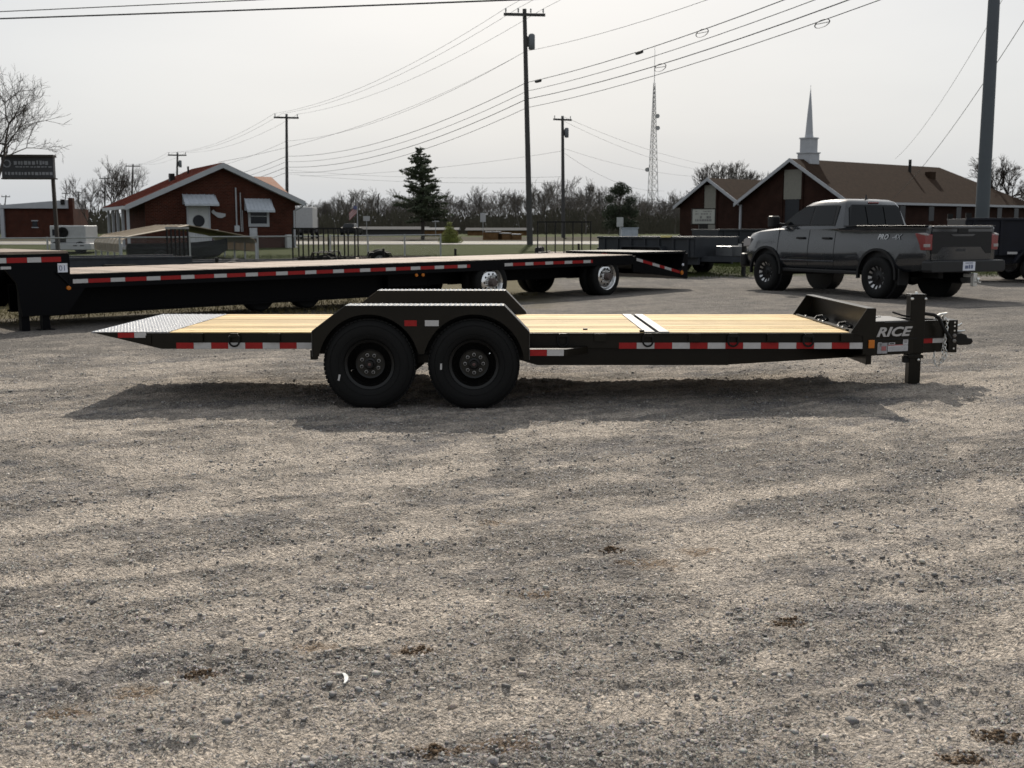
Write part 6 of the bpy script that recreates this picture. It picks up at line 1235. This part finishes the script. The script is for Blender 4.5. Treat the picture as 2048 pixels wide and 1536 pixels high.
# ================================================================ TREES
def segs_to_mesh(name, segs, n=4):
    A = np.array([(*a, *b, ra, rb) for a, b, ra, rb in segs]); p0, p1, r0, r1 = A[:, :3], A[:, 3:6], A[:, 6], A[:, 7]
    d = p1 - p0; d /= np.linalg.norm(d, axis=1)[:, None] + 1e-9; ref = np.where(np.abs(d[:, 2:3]) > .9, np.array([[1., 0, 0]]), np.array([[0, 0, 1.]])); u = np.cross(d, ref); u /= np.linalg.norm(u, axis=1)[:, None]; w = np.cross(d, u); V_ = []
    for p, r in ((p0, r0), (p1, r1)):
        for k in range(n): a = 2 * PI * k / n; V_.append(p + (u * math.cos(a) + w * math.sin(a)) * r[:, None])
    V_ = np.stack(V_, 1).reshape(-1, 3); b = np.arange(len(segs))[:, None] * 2 * n
    return fast_mesh(name, V_, np.concatenate([b + np.array([[k, (k + 1) % n, (k + 1) % n + n, k + n]]) for k in range(n)], 0))
def bare(seed, h, levels=5, trunk=.3, spread=.62, kids=3, r0=None, twig=.011, up=.28, clear=None, side_p=.55):
    rn = random.Random(seed); trunk_s, crown_s = [], []
    def grow(p, d, ln, r, lev):
        n = 3 if lev > 0 else 4; q = p.copy()
        for i in range(n):
            d = (d + Vector((rn.gauss(0, .13), rn.gauss(0, .13), rn.gauss(0, .08) + up * .12))).normalized(); q2 = q + d * (ln / n); rr0 = r * (1 - .35 * i / n); rr1 = r * (1 - .35 * (i + 1) / n)
            (trunk_s if lev == 0 else crown_s).append((tuple(q), tuple(q2), rr0, rr1)); q = q2
            if lev > 0 and lev < levels and rn.random() < side_p: side(q, d, ln * rn.uniform(.45, .7), rr1 * .55, lev + 1)
        if lev < levels:
            for k in range(kids if lev else kids + 1): side(q, d, ln * rn.uniform(.6, .82), r * .62, lev + 1)
    def side(q, d, ln, r, lev):
        a = rn.uniform(0, 2 * PI); o = d.orthogonal().normalized(); o = Matrix.Rotation(a, 3, d) @ o; nd = (d + o * rn.uniform(.35, 1.0) * spread * 1.3 + Vector((0, 0, up * .5))).normalized(); grow(q, nd, ln, max(r, twig), lev)
    grow(Vector((0, 0, -.1)), Vector((rn.gauss(0, .04), rn.gauss(0, .04), 1)), h * (clear or trunk), r0 or h * .022, 0)
    zmax = max(s[1][2] for s in crown_s); k = h / zmax
    f = lambda S_: [(tuple(np.array(a) * k), tuple(np.array(b) * k), ra, rb) for a, b, ra, rb in S_]
    return f(trunk_s), f(crown_s)
bark = pm('grey_bark', (.05, .043, .038), .9, spec=.1, var=.3, scale=2); barkfar = pm('hazy_far_bark', (.10, .091, .084), .95, spec=.08, var=.3, scale=.5)  # far bark made lighter to paint in distance haze
def bare_tree(x, y, seed, h, label, group=None, mat=bark, **k):
    t = thing('bare_tree', label, 'tree', (x, y, G(x, y)), random.Random(seed).uniform(0, 6), group); a, b = bare(seed, h, **k); link('trunk', segs_to_mesh('trunk', a, 7), mat, t, True); link('crown', segs_to_mesh('crown', b, 3), mat, t); return t
q = place(-10, 42); bare_tree(q.x, 42, 5, 8.4, 'large bare tree spreading over the dark roadside sign', levels=6, kids=2, spread=.85, trunk=.2, twig=.005, r0=.13, up=.22, side_p=.7)
q = place(238, 85); bare_tree(q.x, 85, 5, 6.3, 'bare multi-stemmed tree left of the brick house', levels=5, kids=3, spread=.62, trunk=.10, twig=.009, r0=.09, up=.40, side_p=.35)
q = place(190, 100); bare_tree(q.x, 100, 8, 5.6, 'smaller bare tree beside the brick shop', levels=5, kids=3, spread=.62, trunk=.12, twig=.009, r0=.08, up=.40, side_p=.3)
q = place(285, 92); bare_tree(q.x, 92, 9, 6.0, 'bare tree close behind the porch end of the brick house', levels=5, kids=3, spread=.62, trunk=.12, twig=.009, r0=.08, up=.40, side_p=.3)
q = place(2075, 118); bare_tree(q.x, 128, 21, 9.6, 'bare tree at the far right end of the church', levels=5, kids=3, spread=.7, trunk=.28, twig=.018)
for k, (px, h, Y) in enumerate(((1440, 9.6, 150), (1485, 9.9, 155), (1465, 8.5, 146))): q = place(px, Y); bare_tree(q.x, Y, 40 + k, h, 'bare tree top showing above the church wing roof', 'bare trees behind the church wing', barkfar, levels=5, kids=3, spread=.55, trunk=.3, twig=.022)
# woodland: six tree forms reused; nearer ones singly, the deep wood as one mass
forms = []
for k in range(6):
    a, b = bare(100 + k, 1.0 * 8, levels=5, kids=2, spread=(.6, .75, .9)[k % 3], trunk=.13 + .04 * (k % 3), twig=.02, r0=.13, up=.3, side_p=.5); forms.append((segs_to_mesh('trunk', a, 5), segs_to_mesh('crown', b, 3), a + b))
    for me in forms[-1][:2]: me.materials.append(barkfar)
rn = random.Random(77); cnt = 0
for k in range(74):
    px = 560 + k * 11.6 + rn.uniform(-8, 8); Y = rn.uniform(165, 205)
    if px > 1390: continue
    q = place(px, Y); topy = float(np.interp(px, [560, 620, 660, 720, 800, 880, 920, 980, 1040, 1100, 1160, 1200, 1290, 1340, 1400], [425, 410, 392, 388, 380, 388, 380, 378, 372, 365, 360, 378, 392, 385, 388])) + rn.uniform(-13, 15)
    h = max(3.5, (at(px, topy, Y).z - G(q.x, Y))); f = forms[rn.randrange(6)]
    t = thing('bare_tree', 'leafless tree standing in the front of the far woodland', 'tree', (q.x, Y, G(q.x, Y)), rn.uniform(0, 6), 'leafless trees at the front of the far woodland'); t.scale = (h / 8 * rn.uniform(.8, 1.05), h / 8 * rn.uniform(.8, 1.05), h / 8)
    for nm_, me in (('trunk', f[0]), ('crown', f[1])): o = bpy.data.objects.new(nm_, me); C.objects.link(o); o.parent = t
    cnt += 1
big_v, big_f, off = [], [], 0
for k in range(210):
    px = rn.uniform(-60, 2150) if k < 110 else rn.uniform(560, 1420); Y = rn.uniform(205, 265); q = place(px, Y)
    topy = float(np.interp(px, [0, 150, 560, 650, 800, 1000, 1160, 1300, 1400, 1900, 2048], [445, 440, 425, 402, 395, 392, 385, 400, 395, 420, 372])) + rn.uniform(-6, 18); h = max(3, at(px, topy, Y).z - G(q.x, Y)); me = forms[rn.randrange(6)]; a = rn.uniform(0, 6)
    for m_ in me[:2]:
        v = np.empty(len(m_.vertices) * 3, np.float32); m_.vertices.foreach_get('co', v); v = v.reshape(-1, 3) * (h / 8); c_, s_ = math.cos(a), math.sin(a); v = np.stack([v[:, 0] * c_ - v[:, 1] * s_ + q.x, v[:, 0] * s_ + v[:, 1] * c_ + Y, v[:, 2] + G(q.x, Y)], 1)
        f_ = np.empty(len(m_.loops), np.int32); m_.loops.foreach_get('vertex_index', f_); big_f.append(f_.reshape(-1, 4) + off); big_v.append(v); off += len(v)
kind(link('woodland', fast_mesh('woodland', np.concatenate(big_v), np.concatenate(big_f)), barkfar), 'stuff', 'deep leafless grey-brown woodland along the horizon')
# brush at the foot of the wood
N_ = 110000; bxp = rs.uniform(-110, 190, N_); byp = rs.uniform(168, 240, N_); hb = rs.uniform(0, 1, N_) ** 1.25 * (3.4 + 3.4 * vn(bxp * .12, byp * .06, 9)); zz = gz(bxp, byp) + hb; s_ = rs.uniform(.15, .55, N_); a_ = rs.uniform(0, PI, N_)
tri = np.stack([np.stack([bxp - np.cos(a_) * s_ * .35, byp, zz - s_], 1), np.stack([bxp + np.cos(a_) * s_ * .35, byp, zz - s_ * .4], 1), np.stack([bxp + rs.normal(0, .25, N_), byp, zz + s_ * 1.4], 1)], 1).reshape(-1, 3)
brushm = pm('brush_scrub', (.055, .05, .036), .95, var=.5, scale=.25); kind(link('brush', fast_mesh('brush', tri, np.arange(N_ * 3).reshape(-1, 3)), brushm), 'stuff', 'low grey-green scrub along the foot of the woodland')
# evergreens
def leaf_cloud(name, P, size, mat, par, flat=0.0):
    n = len(P); d = rs.normal(0, 1, (n, 3)); d[:, 2] *= (1 - flat); d /= np.linalg.norm(d, axis=1)[:, None]; e = np.cross(d, rs.normal(0, 1, (n, 3))); e /= np.linalg.norm(e, axis=1)[:, None]; s = size * rs.uniform(.5, 1.3, (n, 1))
    V_ = np.stack([P - d * s, P + e * s * .28, P + d * s, P - e * s * .28], 1).reshape(-1, 3); return link(name, fast_mesh(name, V_, np.arange(n * 4).reshape(-1, 4)), mat, par)
needle = pm('spruce_needles', (.045, .058, .030), .85, var=.5, scale=1.2); needle2 = pm('cedar_needles', (.032, .042, .022), .85, var=.5, scale=1.0); bushm = pm('bright_bush_leaf', (.15, .17, .035), .8, var=.4, scale=2)
q = place(847, 95); H_ = at(843, 288, 95).z - G(q.x, 95); spt = thing('spruce_tree', 'tall dark spruce standing alone beyond the road', 'tree', (q.x, 95, G(q.x, 95)))
MB().path([(0, 0, -.1), (.02, 0, H_ * .5), (-.15, 0, H_ * .98)], [.17, .10, .02], 7).build('trunk', bark, spt, True)
sg_, Pn = [], []; rn = random.Random(12); z = H_ * .20
while z < H_ * .97:
    f_ = (z / H_); L_ = (3.3 * (1 - f_) ** .8 + .18) * rn.uniform(.55, 1.15) * (1.0 if f_ > .33 else .85)
    for k in range(4 if f_ < .85 else 3):
        a = rn.uniform(0, 2 * PI); LL = L_ * rn.uniform(.65, 1.1); d = Vector((math.cos(a), math.sin(a), rn.uniform(-.22, .34))); p0 = Vector((-.15 * f_, 0, z)); tip = p0 + d * LL + Vector((0, 0, .12 * LL)); sg_.append((tuple(p0), tuple(tip), .03, .008))
        for i in range(int(60 * LL + 12)):
            u = rn.random() ** .6; w = .26 * (1 - .5 * u) * (.5 + .35 * LL); Pn.append(p0.lerp(tip, u) + Vector((rn.gauss(0, w * .6), rn.gauss(0, w * .6), rn.gauss(-.03, w * .25))))
    z += rn.uniform(.08, .26)
kind(link('branches', segs_to_mesh('branches', sg_, 4), bark, spt), 'stuff'); leaf_cloud('crown', np.array(Pn), .15, needle, spt, .4)
def blob_tree(px, Y, topy, label, blobs, n, size, mat, name, trunk_r=.16):
    q = place(px, Y); g0 = G(q.x, Y); H_ = at(px, topy, Y).z - g0; t = thing(name, label, 'tree', (q.x, Y, g0)); MB().tube((0, 0, -.1), (0, 0, H_ * .8), trunk_r, .05, 7).build('trunk', bark, t, True); P_ = []; sg_ = []
    for bx, by, bz, r_ in blobs:
        c_ = np.array([bx, by, bz * H_]); d = rs.normal(0, 1, (int(n * r_ * r_), 3)); d /= np.linalg.norm(d, axis=1)[:, None]; P_.append(c_ + d * (r_ * rs.uniform(.35, 1.12, (len(d), 1))) * np.array([1, 1, .7])); sg_.append(((0, 0, bz * H_ * .75), tuple(c_), .06, .02))
    kind(link('limbs', segs_to_mesh('limbs', sg_, 4), bark, t), 'stuff'); leaf_cloud('crown', np.concatenate(P_), size, mat, t)
blob_tree(1237, 150, 364, 'round dark evergreen rising from the woodland edge', [(0, 0, .93, .75), (-.7, .2, .84, .8), (.7, 0, .85, .85), (0, .5, .80, .8), (-1.3, 0, .68, .8), (1.35, .1, .66, .9), (-.9, 0, .50, 1.0), (.9, .2, .50, 1.1), (-1.5, 0, .40, .9), (1.7, 0, .42, .9), (0, .5, .38, 1.1), (.2, 0, .22, 1.2), (-1.2, 0, .2, 1.1), (1.4, 0, .2, 1.1)], 1050, .14, needle2, 'evergreen_tree')
blob_tree(900, 76, 440, 'small bright yellow-green conical bush by the road', [(0, 0, .85, .18), (0, 0, .62, .32), (.05, 0, .42, .45), (-.1, .1, .2, .55), (.2, 0, .15, .5), (-.2, -.1, .1, .5), (.35, 0, .12, .5)], 5200, .06, bushm, 'conical_bush', .04)
blob_tree(660, 66, 475, 'thin pale shrub on the lawn seen through the railings', [(0, 0, .8, .2), (0, 0, .5, .35), (0, 0, .25, .35)], 500, .05, pm('pale_shrub_leaf', (.2, .18, .09), .9, var=.4), 'lawn_shrub', .03)
